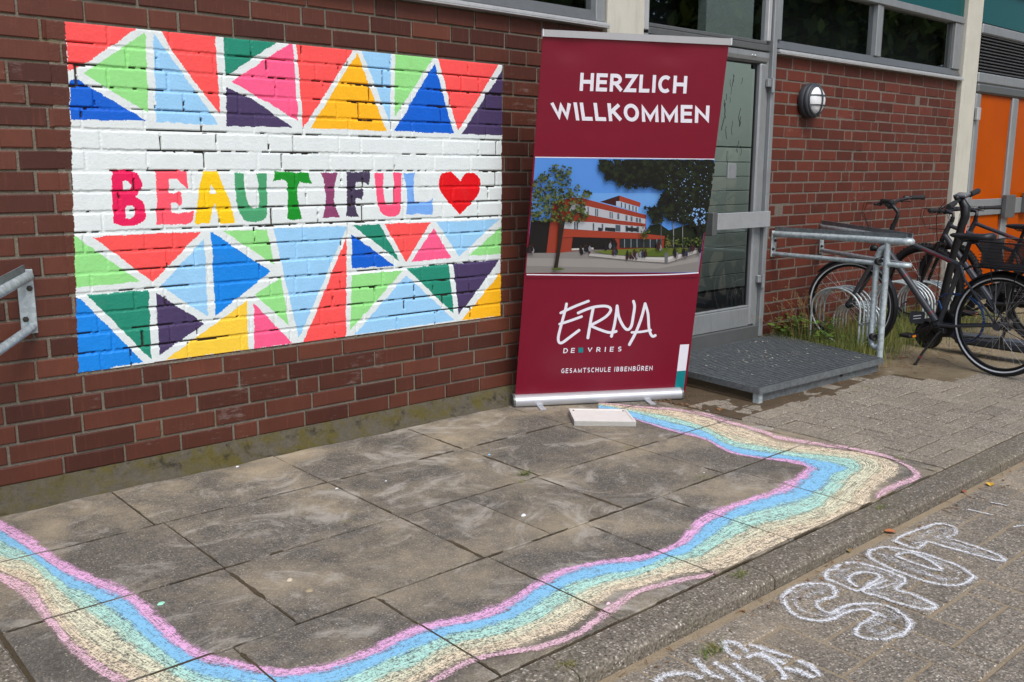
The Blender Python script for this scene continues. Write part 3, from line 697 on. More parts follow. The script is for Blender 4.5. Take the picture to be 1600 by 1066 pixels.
rb_ = thing('chalk_rainbow', 'winding pastel chalk rainbow band drawn across the grey concrete slabs', 'chalk drawing', (1.4, -1.5, GZ))
for n_, (a, b, cn, ov) in enumerate(((0, 1, 'pink', .34), (1, 2, 'blue', .26), (2, 3, 'green', .3), (3, 4, 'yellow', .45), (4, 5, 'orange', .45), (6, 7, 'rose', .22))):
    A = SW[:, a]+(SW[:, a]-SW[:, b])*ov; B = SW[:, b]+(SW[:, b]-SW[:, a])*ov
    mb = MB(); stripe(mb, A, B, rects, GZ+.0035+.0003*n_); mesh_obj('chalk_stripe', mb, CH[cn], rb_)

# white chalk lettering on the lower paving
def smooth(pts, n=5): return spline(np.array(pts, float), n)
BIG = [(-5, 20, -20, 5)]
def stroke(mb, pts2, wd, z, seed=0):
    P = np.array(pts2); d = np.gradient(P, axis=0); nrm = np.stack([-d[:, 1], d[:, 0]], 1); nrm /= np.linalg.norm(nrm, axis=1, keepdims=True)+1e-9
    r = np.random.default_rng(seed); ww = wd*(.8+.4*r.random(len(P)))[:, None]/2
    stripe(mb, P-nrm*ww, P+nrm*ww, BIG, z)
c8 = lambda l: [G(*p, LZ)[:2] for p in cr(l, 4, 1200, 820)]
c7 = lambda l: [G(*p, LZ)[:2] for p in cr(l, 5.333, 1000, 980)]
CHL = [
 ('S', [[(415,455),(420,410),(370,380),(280,372),(180,390),(110,440),(100,490),(140,550),(220,590),(330,605),(420,590),(500,550),(600,535),(680,560),(740,585)],
        [(415,455),(340,475),(300,500),(325,530),(390,558),(480,512),(580,500),(700,505),(800,540),(870,590),(890,630),(860,680),(780,710),(710,728)],
        [(690,560),(640,600),(570,630),(550,680),(590,712),(690,722)]], [[(150,440),(250,400),(340,400),(300,440),(170,470),(180,520),(260,560),(380,575),(480,535)],[(620,520),(720,540),(800,580),(720,600),(640,650),(700,690),(800,650)]]),
 ('P', [[(365,300),(358,340),(400,355),(470,385),(560,418),(640,372),(700,342),(680,312),(600,300),(530,315),(505,350),(560,395)],
        [(440,282),(418,268),(500,243),(570,245),(700,278),(830,328),(850,362),(800,410),(900,440),(1030,500),(1042,525),(960,532),(850,505),(780,485),(690,450),(600,420),(740,348)],
        [(365,300),(400,285),(440,282)]], [[(400,310),(460,340),(520,370),(450,300),(560,270),(700,300),(800,350),(740,390),(660,420),(780,450),(900,480),(980,510)]]),
 ('O', [[(640,212),(628,190),(660,160),(740,145),(850,160),(980,188),(1100,230),(1200,270),(1282,325),(1250,360),(1170,386),(1060,376),(940,345),(800,290),(700,245),(640,212)],
        [(800,195),(880,180),(980,215),(1050,255),(1090,290),(1020,280),(900,240),(800,195)]], [[(680,180),(760,210),(860,270),(980,310),(1100,340),(1200,345)],[(760,160),(880,175),(1000,215),(1120,265),(1200,310)],[(720,200),(850,250),(980,295),(1120,360)]]),
 ('T', [[(1030,3),(900,50),(800,100),(830,122),(920,155),(955,143),(1000,110),(1100,140),(1250,180),(1400,220),(1472,230),(1450,200),(1350,160),(1200,110),(1120,85),(1170,60),(1165,22),(1100,-2),(1030,3)]],
        [[(850,95),(940,90),(1040,40),(1100,30),(1080,70),(960,110),(900,125)],[(1060,100),(1200,145),(1350,190),(1430,215)],[(1100,20),(1140,45),(1060,80),(1180,125),(1320,165)]])]
wd_ = thing('chalk_lettering', 'white chalk bubble letters reading SPOT on the lower paving beside the kerb', 'chalk lettering', (*G(1390, 910, LZ)[:2], LZ))
zz = LZ+.0035
for n_, (ch, outl, fill) in enumerate(CHL):
    mb = MB()
    for i, l in enumerate(outl): stroke(mb, smooth(c8(l)), .030, zz+.0002*(i+1), i+n_)
    lt = mesh_obj('letter', mb, CH['white'], wd_)
    mb = MB()
    for i, l in enumerate(fill): stroke(mb, smooth(c8(l)), .075, zz+.0001*i, i)
    mesh_obj('chalk_shading', mb, CH['thin'], lt)
wd2 = thing('chalk_lettering', 'partly cut off white chalk scrawl at the bottom edge beside a grass tuft', 'chalk lettering', (*G(1150, 1050, LZ)[:2], LZ))
mb = MB()
for i, l in enumerate([[(455,265),(510,345),(575,405)],[(615,300),(720,365),(840,455),(900,520)],[(680,140),(740,215),(800,260),(840,270)],[(680,140),(780,140),(870,195),(900,220)],[(780,310),(880,380),(990,445),(1060,520)],
    [(880,265),(940,240),(1010,245),(1110,310),(1190,390),(1205,450)],[(910,155),(1050,200),(1265,262)],[(1000,225),(1100,275),(1210,320)],[(1310,285),(1430,350),(1495,425)],[(1200,350),(1330,385),(1440,440)],[(120,470),(200,420),(320,400),(430,405),(520,440)],[(590,410),(650,430),(700,445)]]):
    mb = MB(); stroke(mb, smooth(c7(l)), .034, zz+.0002*i, i); mesh_obj('chalk_line', mb, CH['white'], wd2)
for i, (l, lb) in enumerate((([(1548,786),(1563,789),(1572,791)], 'thin white chalk dash nearest the yellow leaf'), ([(1512,797),(1530,801),(1551,806)], 'longer pale chalk dash just beyond the letter T'), ([(1583,825),(1592,823),(1606,822)], 'short chalk dash cut off at the right edge of the paving'))):
    mb = MB(); stroke(mb, smooth([G(*p, LZ)[:2] for p in l]), .016, zz+.0002*i, i); tag(mesh_obj('chalk_mark', mb, CH['white'], None, (*G(*l[1], LZ)[:2], LZ)), lb, 'chalk mark', 'chalk dashes on the paving')

# ------------------------------------------------------------------ facade: windows, pillars, doors
def ext(mb, lo, hi, b=.004): mb.bbox(lo, hi, b); return mb
def part(name, mat, parent, *boxes, b=.004):
    mb = MB()
    for lo, hi in boxes: ext(mb, lo, hi, b)
    return mesh_obj(name, mb, mat, parent)
def pane(name, x0, x1, z0, z1, y, mat, parent):
    return mesh_obj(name, MB().quad((x0, y, z0), (x1, y, z0), (x1, y, z1), (x0, y, z1)), mat, parent)
lw_ = thing('strip_window', 'grey aluminium strip window above the mural wall, only its lower edge in view', 'window', (1, 0, 2.09))
part('sill', M['alu_light'], lw_, ((-4, -.055, 2.087), (3.222, .05, 2.094)), ((-4, -.055, 2.095), (3.222, -.047, 2.110)), ((-4, -.045, 2.1), (3.222, .05, 2.118)), b=.002)
mb = MB(); mb.prism([(-4, -.02, 2.126), (-4, .005, 2.188), (-4, .06, 2.188), (-4, .06, 2.126)], (7.14, 0, 0)); mesh_obj('bottom_rail', mb, M['alu_dark'], lw_)
part('frame', M['alu'], lw_, *[((x, -.015, 2.126), (x+w_, .06, 2.75)) for x, w_ in ((3.142, .078), (1.55, .09), (-.1, .09), (-1.7, .09))])
for a, b in ((-4, -1.7), (-1.61, -.1), (-.01, 1.55), (1.64, 3.142)): pane('pane', a, b, 2.188, 2.75, .03, M['glass_dark'], lw_)
pl1 = mesh_obj('concrete_pillar', ext(MB(), (3.229, -.035, -.14), (3.562, .18, 3.0), .012), M['pillar'], None, (3.4, 0, 0)); tag(pl1, 'pale painted concrete pillar behind the welcome banner, between window and door', 'pillar')
pl2 = mesh_obj('concrete_pillar', ext(MB(), (8.119, -.05, -.14), (8.43, .18, 3.0), .012), M['pillar'], None, (8.27, 0, 0)); tag(pl2, 'pale painted concrete pillar between the red brick wall and the orange doors', 'pillar')
tw = thing('transom_window', 'large dark fanlight window directly above the glass door', 'window', (4.3, 0, 2.1))
part('frame', M['alu_light'], tw, ((3.566, -.02, 2.12), (3.618, .06, 2.75)), ((4.935, -.012, 2.17), (4.975, .05, 2.75)))
part('bottom_rail', M['alu_dark'], tw, ((3.62, -.018, 2.098), (4.972, .05, 2.140)), ((3.62, -.008, 2.143), (4.934, .05, 2.168)))
pane('pane', 3.618, 4.935, 2.168, 2.75, .02, M['glass_dark'], tw)
dr = thing('glass_door', 'weathered aluminium framed glass door with a wide push plate', 'door', (4.3, 0, 0))
part('door_frame', M['alu'], dr, ((4.985, -.03, .0), (5.035, .07, 2.75)), ((3.566, -.02, .0), (3.618, .06, 2.1)), ((4.955, .0, .0), (4.983, .06, 2.094)))
mb = MB(); pf = [(.05, 2.015), (.02, 2.012), (-.012, 2.025), (-.022, 2.05), (-.02, 2.082), (.0, 2.092), (.05, 2.092)]
mb.prism([(3.64, y, z) for y, z in pf], (1.312, 0, 0)); mesh_obj('head_rail', mb, M['alu'], dr)
mb = MB(); ext(mb, (4.872, -.012, .095), (4.952, .05, 2.012), .012); ext(mb, (3.64, -.012, .095), (3.73, .05, 2.012), .012); mesh_obj('stile', mb, M['alu'], dr)
part('bottom_rail', M['alu'], dr, ((3.732, -.008, .095), (4.87, .045, .235)), ((3.732, .0, .237), (4.87, .03, .25)))
part('kick_plate', M['alu_dark'], dr, ((3.62, -.03, -.04), (4.98, .04, .092)))
part('gasket', M['black'], dr, ((4.862, .02, .25), (4.87, .035, 2.012)), ((3.732, .02, 2.0), (4.862, .035, 2.011)))
pane('pane', 3.73, 4.872, .237, 2.012, .028, M['glass'], dr)
pb = part('push_plate', alu('brushed_plate', S(174, 177, 177)), dr, ((4.345, -.075, .838), (4.99, -.058, .955)), b=.003)
part('mounting_block', M['alu_dark'], pb, ((4.29, -.074, .80), (4.342, .02, .962)), ((4.90, -.057, .87), (4.97, -.01, .92)))
for z in (1.86, .43):
    hb = MB(); hb.tube([(4.978, -.045, z-.05), (4.978, -.045, z+.05)], .014); ext(hb, (4.93, -.04, z-.012), (4.975, -.015, z+.046)); ext(hb, (4.98, -.045, z-.046), (5.012, -.03, z-.004)); mesh_obj('hinge', hb, M['alu'], dr)
mb = MB()
for x in (4.74, 4.775): mb.lathe((x, -.022, 2.055), (0, -1, 0), [(0, .009), (.004, .008), (.006, .0)], 12)
mesh_obj('screw', mb, M['steel'], dr)
mb = MB(); r_ = random.Random(5)                       # thin dark twig-like marks on the glass
for i in range(26):
    x, z = r_.uniform(4.30, 4.72), r_.uniform(1.30, 1.92); p = [(x, .0262, z)]
    for j in range(r_.randint(2, 5)): x += r_.uniform(-.012, .012); z -= r_.uniform(.012, .03); p.append((x, .0262, z))
    mb.tube(p, r_.uniform(.0015, .0038), 4)
mesh_obj('dark_streak', mb, M['black'], dr)
part('letter_slot', M['alu'], dr, ((4.56, .012, 1.19), (4.66, .027, 1.30)), b=.01)
rw = thing('strip_window', 'grey aluminium strip window with two dark panes above the lamp wall', 'window', (6.6, 0, 2.09))
part('sill', M['alu_light'], rw, ((5.047, -.055, 2.087), (8.112, .05, 2.093)), ((5.047, -.055, 2.094), (8.112, -.047, 2.110)), ((5.047, -.045, 2.098), (8.112, .05, 2.12)), b=.002)
mb = MB(); mb.prism([(5.05, -.022, 2.13), (5.05, .005, 2.19), (5.05, .06, 2.19), (5.05, .06, 2.13)], (3.06, 0, 0)); mesh_obj('bottom_rail', mb, M['alu_dark'], rw)
part('frame', M['alu'], rw, ((5.045, -.02, 2.19), (5.098, .06, 2.60)), ((6.50, -.012, 2.19), (6.545, .06, 2.60)), ((6.55, -.006, 2.19), (6.60, .06, 2.60)), ((7.955, -.012, 2.19), (8.112, .06, 2.60)), ((5.045, -.024, 2.602), (8.112, .06, 2.66)))
part('sash', M['alu_dark'], rw, ((6.605, .004, 2.19), (6.625, .05, 2.6)), ((7.93, .004, 2.19), (7.954, .05, 2.6)), b=.002)
pane('pane', 5.098, 6.50, 2.19, 2.60, .03, M['glass_dark'], rw); pane('pane', 6.60, 7.955, 2.19, 2.60, .03, M['glass_dark'], rw)
def fascia(x0, x1, z0, label):
    o = mesh_obj('fascia_panel', ext(MB(), (x0, -.006, z0), (x1, .06, 3.0), .003), M['teal'], None, ((x0+x1)/2, 0, z0)); tag(o, label, 'panel')
fascia(5.05, 8.112, 2.664, 'dark teal fascia panel above the two-pane strip window'); fascia(8.435, 14, 2.66, 'dark teal fascia panel above the louvre and orange doors'); fascia(-4, 5.04, 2.754, 'dark teal fascia panel above the mural side windows')
od = thing('orange_door', 'aluminium door front with orange panels behind the parked bicycles', 'door', (9.6, 0, 0))
part('frame', M['alu'], od, ((8.435, -.02, .0), (8.475, .06, 2.55)), ((8.55, -.01, .05), (8.66, .05, 2.0)), ((8.478, .0, .0), (8.545, .05, 2.55)), ((9.45, -.01, .05), (9.60, .05, 2.0)), ((10.33, -.01, .05), (10.47, .05, 2.0)), ((11.2, -.01, .05), (11.34, .05, 2.0)),
     ((8.55, -.012, 2.10), (14, .05, 2.20)), ((8.55, -.012, 2.56), (14, .05, 2.655)), b=.012)
part('top_rail', M['alu_dark'], od, ((8.55, -.02, 2.003), (14, .05, 2.096)), b=.02)
part('mid_rail', M['alu'], od, *[((a, -.004, .80), (b, .05, .965)) for a, b in ((8.662, 9.448), (9.602, 10.328), (10.472, 11.198))])
part('weathered_block', M['alu_dark'], od, ((9.40, -.06, .76), (9.64, -.012, 1.0)), ((9.95, -.06, .80), (10.12, -.006, 1.02)))
for a, b in ((8.66, 9.45), (9.60, 10.33), (10.47, 11.2)):
    pane('panel', a, b, .965, 2.003, .02, M['orange_panel'], od); pane('panel', a, b, .05, .80, .02, M['orange_panel'], od)
part('hinge', M['alu_light'], od, ((8.50, -.05, 1.74), (8.58, -.021, 1.86)))
lv = MB(); z = 2.215
while z < 2.55: lv.prism([(8.56, -.005, z), (8.56, .03, z+.026), (8.56, .034, z+.022), (8.56, -.001, z-.004)], (5.4, 0, 0)); z += .030
lo_ = mesh_obj('louvre', lv, plain('louvre_grey', S(92, 94, 96), .45, .3), None, (9.6, 0, 2.2)); tag(lo_, 'dark slatted ventilation louvre above the orange doors', 'vent')
for b_ in (((11.36, .0, -.1), (14, .15, 2.99)),): struct(mesh_obj('building_wall', MB().box(*b_), M['pillar']))
TX0 = W(1089, 400, 1.9)[0]      # where the tiled wall starts, below a roof gap added to brighten it
# the rooms behind the glass
k = plain('room_dark', S(58, 60, 60), .9); mb = MB()
mb.box((-4.1, 4.0, -.2), (14.1, 4.2, 2.99)); mb.box((-4.2, .17, -.2), (-4.0, 4, 2.99)); mb.box((14.0, .17, -.2), (14.2, 4, 2.99)); mb.box((-4, .17, -.2), (14, 4, -.02))
mb.box((-4, .62, .0), (3.4, .7, 2.05)); mb.box((8.2, .17, .0), (8.3, 2.1, 2.99)); mb.box((3.3, .2, 0), (3.38, 2.1, 2.99)); mb.box((5.05, .17, 2.0), (8.2, .2, 2.99)); mb.box((3.38, 2.3, 0), (TX0, 2.4, 2.99)); mb.box((8.5, .07, 2.2), (14, .1, 2.56))  # partition behind the right window added to block the lit hall, keeping panes dark
struct(mesh_obj('interior_room', mb, k))
mb = MB(); mb.box((-4.2, -.05, 3.0), (4.8, 4.2, 3.12)); mb.box((8.3, -.05, 3.0), (14.2, 4.2, 3.12)); mb.box((4.8, 1.9, 3.0), (8.3, 4.2, 3.12)); mb.box((4.8, -.05, 3.0), (8.3, .20, 3.12)); struct(mesh_obj('roof', mb, plain('roof_felt', S(60, 60, 60), .9)))  # roof left open over the hall, an added gap bringing daylight onto the tiles
mb = MB(); mb.box((TX0, 1.9, 1.50), (8.2, 2.0, 2.99)); struct(mesh_obj('interior_wall', mb, plain('plaster', S(148, 162, 155), .8, 0, .04, 3)))
mb = MB(); mb.box((TX0, 1.91, -.02), (8.2, 2.0, 1.50)); struct(mesh_obj('tile_grout', mb, plain('grout', S(96, 104, 100), .9)))
mb = MB(); z = .0
while z < 1.45:
    x = TX0+.005
    while x < 8.1: mb.bbox((x, 1.892, z+.003), (x+.447, 1.909, z+.145), .003); x += .45
    z += .1485
struct(mesh_obj('interior_tiles', mb, plain('tile', S(166, 180, 173), .3, 0, .06, 4)))

# ------------------------------------------------------------------ bulkhead lamp
lc = W(1259.5, 158); lc = np.array([lc[0], 0, lc[2]])
la = thing('bulkhead_lamp', 'round anthracite bulkhead lamp with white glass and cage on the brick wall', 'lamp', lc)
ax = (0, -1, 0); R_ = .132
mesh_obj('housing', MB().lathe(lc, ax, [(0, .118), (.012, .128), (.035, R_), (.052, R_-.002), (.055, R_-.006), (.058, R_-.002), (.078, R_-.004), (.086, R_-.012), (.086, .104), (.07, .103)], 48), M['anthracite'], la)
mesh_obj('glass_cover', MB().lathe(lc, ax, [(.06, .104), (.086, .103), (.104, .095), (.120, .076), (.129, .05), (.133, .02), (.1335, .001)], 48), M['lampglass'], la)
mb = MB()
rim = [lc+np.array([.107*math.cos(t_), -.088, .107*math.sin(t_)]) for t_ in np.linspace(0, 2*math.pi, 40, endpoint=False)]; mb.tube(rim, .010, 8, closed=True)
def bar(a0, b0, vert):
    return [lc+np.array([(b0 if vert else a), -(.082+.058*math.sqrt(max(0, 1-(a*a+b0*b0)/.0114))), (a if vert else b0)]) for a in a0]
mb.tube(bar(np.linspace(-.103, .103, 17), .0, True), .0075, 8)
for z in (.036, -.036): mb.tube(bar(np.linspace(-.099, .099, 17), z, False), .005, 8)
mesh_obj('guard', mb, M['anthracite'], la)
mesh_obj('screw', MB().lathe(lc+np.array([0, -.088, -.118]), (0, -1, 0), [(0, .01), (.008, .009), (.009, .0)], 10), M['bolt'], la)

# ------------------------------------------------------------------ roll-up banner
A = onplane(803, 638, (0, 0, GZ), np.array([0, 0, 1.])); B = onplane(1069, 625, (0, 0, GZ), np.array([0, 0, 1.]))
bd = B-A; BL = np.linalg.norm(bd); bd /= BL; bn = np.array([bd[1], -bd[0], 0]);  # bn: towards the viewer
base = A-bn*.05+np.array([0, 0, .066])
def bplane(th): return np.cross(bd, np.array([0, 0, math.cos(th)])+bn*math.sin(th))
lo_t, hi_t = 0., .35
for _ in range(40):
    th = (lo_t+hi_t)/2; nn = bplane(th); d = np.linalg.norm(onplane(849, 47, base, nn)-onplane(1141, 62, base, nn))
    if d > BL-.012: lo_t = th
    else: hi_t = th
NB = bplane(th); NB = NB if np.dot(NB, bn) > 0 else -NB
print('banner lean', math.degrees(th), 'len', BL)
BP = lambda u, v, off=0.: onplane(u, v, base, NB)+NB*off
bo = thing('rollup_banner', 'tall crimson roll-up banner reading HERZLICH WILLKOMMEN beside the glass door', 'banner', (A+B)/2)
def bpoly(mb, pts, off): return mb.add([BP(u, v, off) for u, v in pts], [tuple(range(len(pts)))])
def ear(pts):                         # ear clipping so that concave outlines fill cleanly
    import mathutils
    t = mathutils.geometry.tessellate_polygon([[Vector((x, y, 0)) for x, y in pts]]); return t
def bflat(mb, pts, off):
    n0 = [BP(u, v, off) for u, v in pts]; fs = []
    for t in ear(pts):
        a, b, c_ = (np.array(n0[i]) for i in t); fs.append(t if np.dot(np.cross(b-a, c_-a), NB) > 0 else t[::-1])
    return mb.add(n0, fs)
k = N('banner_print'); f = k.noise(6, 3); k.col(k.mix(f, S(112, 6, 34), S(122, 9, 40))); k.rough(.38); k.spec(.4); k.bump(k.noise(3.5, 2), .25, .02); M['crimson'] = k.m
def flat(name, c, rough=.4, var=.03): return plain(name, c, rough, 0, var, 8, 0, .4)
# sheet: gently rippled near the top bar
mb = MB(); nu, nv = 40, 60; TLc, TRc, BRc, BLc = (848.5, 54), (1139, 68), (1070.3, 616), (804.3, 627)
vs = []
for j in range(nv+1):
    for i in range(nu+1):
        s_, t_ = i/nu, j/nv
        u = (TLc[0]*(1-s_)+TRc[0]*s_)*(1-t_)+(BLc[0]*(1-s_)+BRc[0]*s_)*t_; v = (TLc[1]*(1-s_)+TRc[1]*s_)*(1-t_)+(BLc[1]*(1-s_)+BRc[1]*s_)*t_
        rp = -.006*math.exp(-((t_-.035)/.03)**2)*(math.exp(-((s_-.15)/.09)**2)+math.exp(-((s_-.68)/.09)**2))
        vs.append(BP(u, v, rp))
mb.add(vs, [(j*(nu+1)+i, (j+1)*(nu+1)+i, (j+1)*(nu+1)+i+1, j*(nu+1)+i+1) for j in range(nv) for i in range(nu)], smooth=True)
back = [p-NB*.004 for p in vs]; mb.add(back, [(j*(nu+1)+i, j*(nu+1)+i+1, (j+1)*(nu+1)+i+1, (j+1)*(nu+1)+i) for j in range(nv) for i in range(nu)], smooth=True)
sheet = mesh_obj('banner_sheet', mb, M['crimson'], bo)
mb = MB(); p0, p1 = BP(848.5, 51.5), BP(1141, 65.5); mb.obox(p0, p1, .022, .034, np.cross(bd, NB)*-1); tb = mesh_obj('top_bar', mb, M['silver'], bo)
for p in (p0-bd*.004, p1): mesh_obj('end_cap', MB().obox(p, p+bd*.006, .024, .036), M['reflect'], tb)
# cassette with rounded front
pr = [(-.105, .004), (-.012, .004), (-.005, .010), (-.004, .019), (-.001, .026), (-.003, .044), (-.013, .057), (-.032, .066), (-.07, .068), (-.1, .06), (-.11, .03)]
mb = MB(); mb.add([A+bn*y+np.array([0, 0, z])+bd*s_ for s_ in (.012, BL-.012) for y, z in pr], [(i, (i+1) % 11, 11+(i+1) % 11, 11+i)[::-1] for i in range(11)], smooth=True)
cs = mesh_obj('cassette', mb, M['silver'], bo)
for s_ in (0., BL-.012):
    mb = MB(); mb.prism([A+bn*(y*1.02)+np.array([0, 0, z*1.03])+bd*s_ for y, z in pr], bd*.012); mesh_obj('end_cap', mb, M['alu_dark'], cs)
for u, v in ((853, 646), (1030, 640)):
    f_ = G(u, v); s_ = np.dot(f_-A, bd); mb = MB(); q_ = A+bd*s_
    mb.obox(q_-bn*.06+[0, 0, .0045], q_+bn*.085+[0, 0, .0045], .034, .007); mesh_obj('foot', mb, M['silver'], bo)
mb = MB(); pm = (A+B)/2; tp = (BP(849, 50)+BP(1141, 64))/2; mb.tube([pm-bn*.08+[0, 0, .05], tp-NB*.02], .011, 10); mesh_obj('pole', mb, M['silver'], bo)
# --- print: photograph panel
o1 = .0008; stp = .00025
pc = lambda l: cr(l, 5.333, 820, 240)
PH = []
PH.append((S(88, 150, 230), [(836.3,246),(1116.5,249.3),(1091,426),(822.6,426)]))
PH.append((S(112, 170, 236), pc([(60,330),(1500,330),(1480,520),(50,520)])))
PH.append((S(30, 42, 24), pc([(1000,660),(1040,600),(1120,585),(1200,640),(1330,600),(1506,560),(1472,800),(1020,800)])))
PH.append((S(152, 147, 142), pc([(9,995),(24,786),(1474,786),(1470,790),(1445,988),(900,990)])))
PH.append((S(172, 167, 160), pc([(20,870),(640,880),(1180,925),(1450,860),(1446,900),(1100,960),(14,935)])))
PH.append((S(26, 20, 22), pc([(50,560),(300,560),(290,828),(24,828)])))
PH.append((S(172, 66, 44), pc([(232,400),(400,365),(480,372),(1012,512),(1004,672),(1165,686),(1158,790),(800,800),(560,800),(300,826),(180,828)])))
PH.append((S(66, 26, 26), pc([(625,402),(788,350),(792,440),(760,436)])))
PH.append((S(182, 72, 48), pc([(788,350),(965,410),(960,446),(788,396)])))
PH.append((S(196, 210, 228), pc([(760,398),(788,396),(945,446),(942,490),(760,436)])))
for k0, k1, x in zip((0, .2, .4, .6, .8), (0, .2, .4, .6, .8), (800, 832, 866, 896, 922)):
    PH.append((S(70, 80, 92), pc([(x,402+(x-788)*.3),(x+9,404+(x-788)*.3),(x+9,446+(x-788)*.3),(x,443+(x-788)*.3)])))
PH.append((S(206, 208, 214), pc([(380,410),(520,438),(1005,545),(1003,585),(940,575),(770,556),(520,508),(370,478)])))
PH.append((S(208, 212, 216), pc([(320,568),(420,565),(560,572),(1000,610),(1000,664),(700,650),(310,624)])))
for x in (522, 585, 600, 705, 722, 770, 838, 880, 925, 950):
    w_ = 10 if x < 760 else 16
    PH.append((S(96, 112, 126), pc([(x,442+(x-520)*.225),(x+w_,444+(x-520)*.225),(x+w_,512+(x-520)*.15),(x,508+(x-520)*.15)])))
for x in (410, 430, 565, 640, 755, 775, 838, 880, 930):
    w_ = 12 if x < 700 else 20
    PH.append((S(84, 98, 110), pc([(x,568+(x-420)*.075),(x+w_,570+(x-420)*.075),(x+w_,632+(x-420)*.045),(x,630+(x-420)*.045)])))
for x0, x1 in ((610, 640), (668, 752), (840, 940)): PH.append((S(40, 44, 50), pc([(x0,614),(x1,620),(x1,650),(x0,642)])))
PH.append((S(182, 70, 46), pc([(318,628),(960,664),(1164,686),(1164,712),(790,706),(398,694),(300,700)])))
PH.append((S(24, 18, 20), pc([(400,694),(750,704),(750,796),(388,800)])))
PH.append((S(40, 48, 52), pc([(790,708),(1140,718),(1138,782),(790,784)])))
for x in (826, 880, 930, 985, 1040, 1095): PH.append((S(150, 160, 164), pc([(x,712),(x+6,712),(x+6,782),(x,782)])))
PH.append((S(216, 214, 206), pc([(388,790),(570,782),(572,798),(388,806)])))
PH.append((S(112, 128, 46), pc([(560,812),(1000,786),(1320,786),(1420,792),(1180,856),(1000,858),(700,838)])))
PH.append((S(92, 112, 40), pc([(1000,830),(1060,800),(1160,800),(1170,856),(1010,858)])))
PH.append((S(198, 194, 188), pc([(540,832),(960,860),(1180,864),(1440,800),(1440,826),(1190,908),(960,896),(530,852)])))
PH.append((S(222, 220, 214), pc([(960,862),(1180,866),(1440,802),(1440,812),(1190,886),(962,876)])))
for x, y0, y1, c_ in ((1133,575,812,S(96,100,100)), (1236,560,780,S(150,152,150)), (1312,590,780,S(140,142,140)), (990,720,800,S(92,78,58))): PH.append((c_, pc([(x-4,y0),(x+4,y0),(x+4,y1),(x-4,y1)])))
PH.append((S(118, 120, 122), pc([(1160,826),(1192,822),(1188,906),(1162,908)])))
r_ = random.Random(12)
def blob(cx, cy, rx, ry, n=7): return [(cx+rx*r_.uniform(.7, 1.15)*math.cos(2*math.pi*i/n), cy+ry*r_.uniform(.7, 1.15)*math.sin(2*math.pi*i/n)) for i in range(n)]
for cx, cy, n_ in ((470,810,5),(520,800,4),(690,770,4),(740,760,3),(745,815,4),(870,850,5),(930,845,6),(980,830,4),(1240,830,5),(1340,820,5),(1390,790,4),(1100,765,4),(45,790,5),(1425,800,3)):
    for i in range(n_):
        x, y = cx+r_.uniform(-30, 30), cy+r_.uniform(-12, 14)
        PH.append((r_.choice([S(30,30,38), S(24,24,30), S(52,56,76), S(70,34,36), S(150,150,156)]), pc(blob(x, y, 13, 28))))
        PH.append((S(70, 48, 38), pc(blob(x, y-32, 7, 8, 6))))
PH.append((S(44, 32, 24), pc([(280,560),(330,555),(306,700),(268,952),(236,952),(268,760)]))); PH.append((S(86, 104, 44), pc(blob(270, 956, 55, 12, 9))))
PH.append((S(48, 38, 26), pc([(300,600),(240,330),(248,330),(318,590)]))); PH.append((S(48, 38, 26), pc([(180,400),(120,250),(126,248),(200,392)])))
phn = len(PH)
def insidep(x, y, poly):
    c_ = False; n = len(poly)
    for i in range(n):
        x1, y1 = poly[i]; x2, y2 = poly[(i+1) % n]
        if (y1 > y) != (y2 > y) and x < (x2-x1)*(y-y1)/(y2-y1)+x1: c_ = not c_
    return c_
def leafpoly(x, y, s_):
    a0 = r_.uniform(0, 6.28); n = 10
    return [(x+s_*(1 if i % 2 else .5)*r_.uniform(.75, 1.15)*math.cos(a0+2*math.pi*i/n), y+s_*(1 if i % 2 else .5)*r_.uniform(.75, 1.15)*math.sin(a0+2*math.pi*i/n)) for i in range(n)]
lt = [(60,560),(46,480),(56,340),(70,210),(140,150),(210,100),(270,85),(380,115),(385,240),(455,262),(440,330),(525,285),(560,335),(480,375),(515,450),(520,520),(470,570),(400,560),(330,590),(240,560)]
mp_ = [(606,48),(1568,52),(1545,300),(1500,640),(1440,660),(1380,600),(1290,560),(1200,545),(1060,575),(1035,500),(985,440),(1060,455),(1110,400),(1150,330),(1100,290),(1030,262),(950,275),(880,280),(790,268),(745,215),(665,205),(650,150),(615,125)]
groups = {}
for c_, pl_ in PH: groups.setdefault(c_, [])
photo = thing('_tmp', '', '') ; bpy.data.objects.remove(photo)
mats = []; cidx = {}; mbp = MB(); mi = []
def addp(c_, pts, off):
    if c_ not in cidx: cidx[c_] = len(mats); mats.append(flat('print_colour', tuple(x*(.82 if c_[2] > 2.2*c_[0] else .66) for x in c_)))
    n0 = len(mbp.f); bflat(mbp, pts, off); mi.extend([cidx[c_]]*(len(mbp.f)-n0))
for i, (c_, pts) in enumerate(PH): addp(c_, pts, o1+stp*.35*i)
zt = o1+stp*.35*len(PH)
LG = [S(48, 62, 26), S(66, 84, 34), S(88, 104, 44), S(112, 122, 56), S(34, 44, 20)]; DG = [S(13, 16, 13), S(13, 16, 13), S(20, 26, 17), S(18, 23, 15), S(30, 40, 22), S(40, 52, 26)]
def clampx(pts): # keep the print inside the panel
    return [(min(max(x, 8+(1000-y)*.068), 1445+(990-y)*.148), min(max(y, 46), 990)) for x, y in pts]
tops = 0
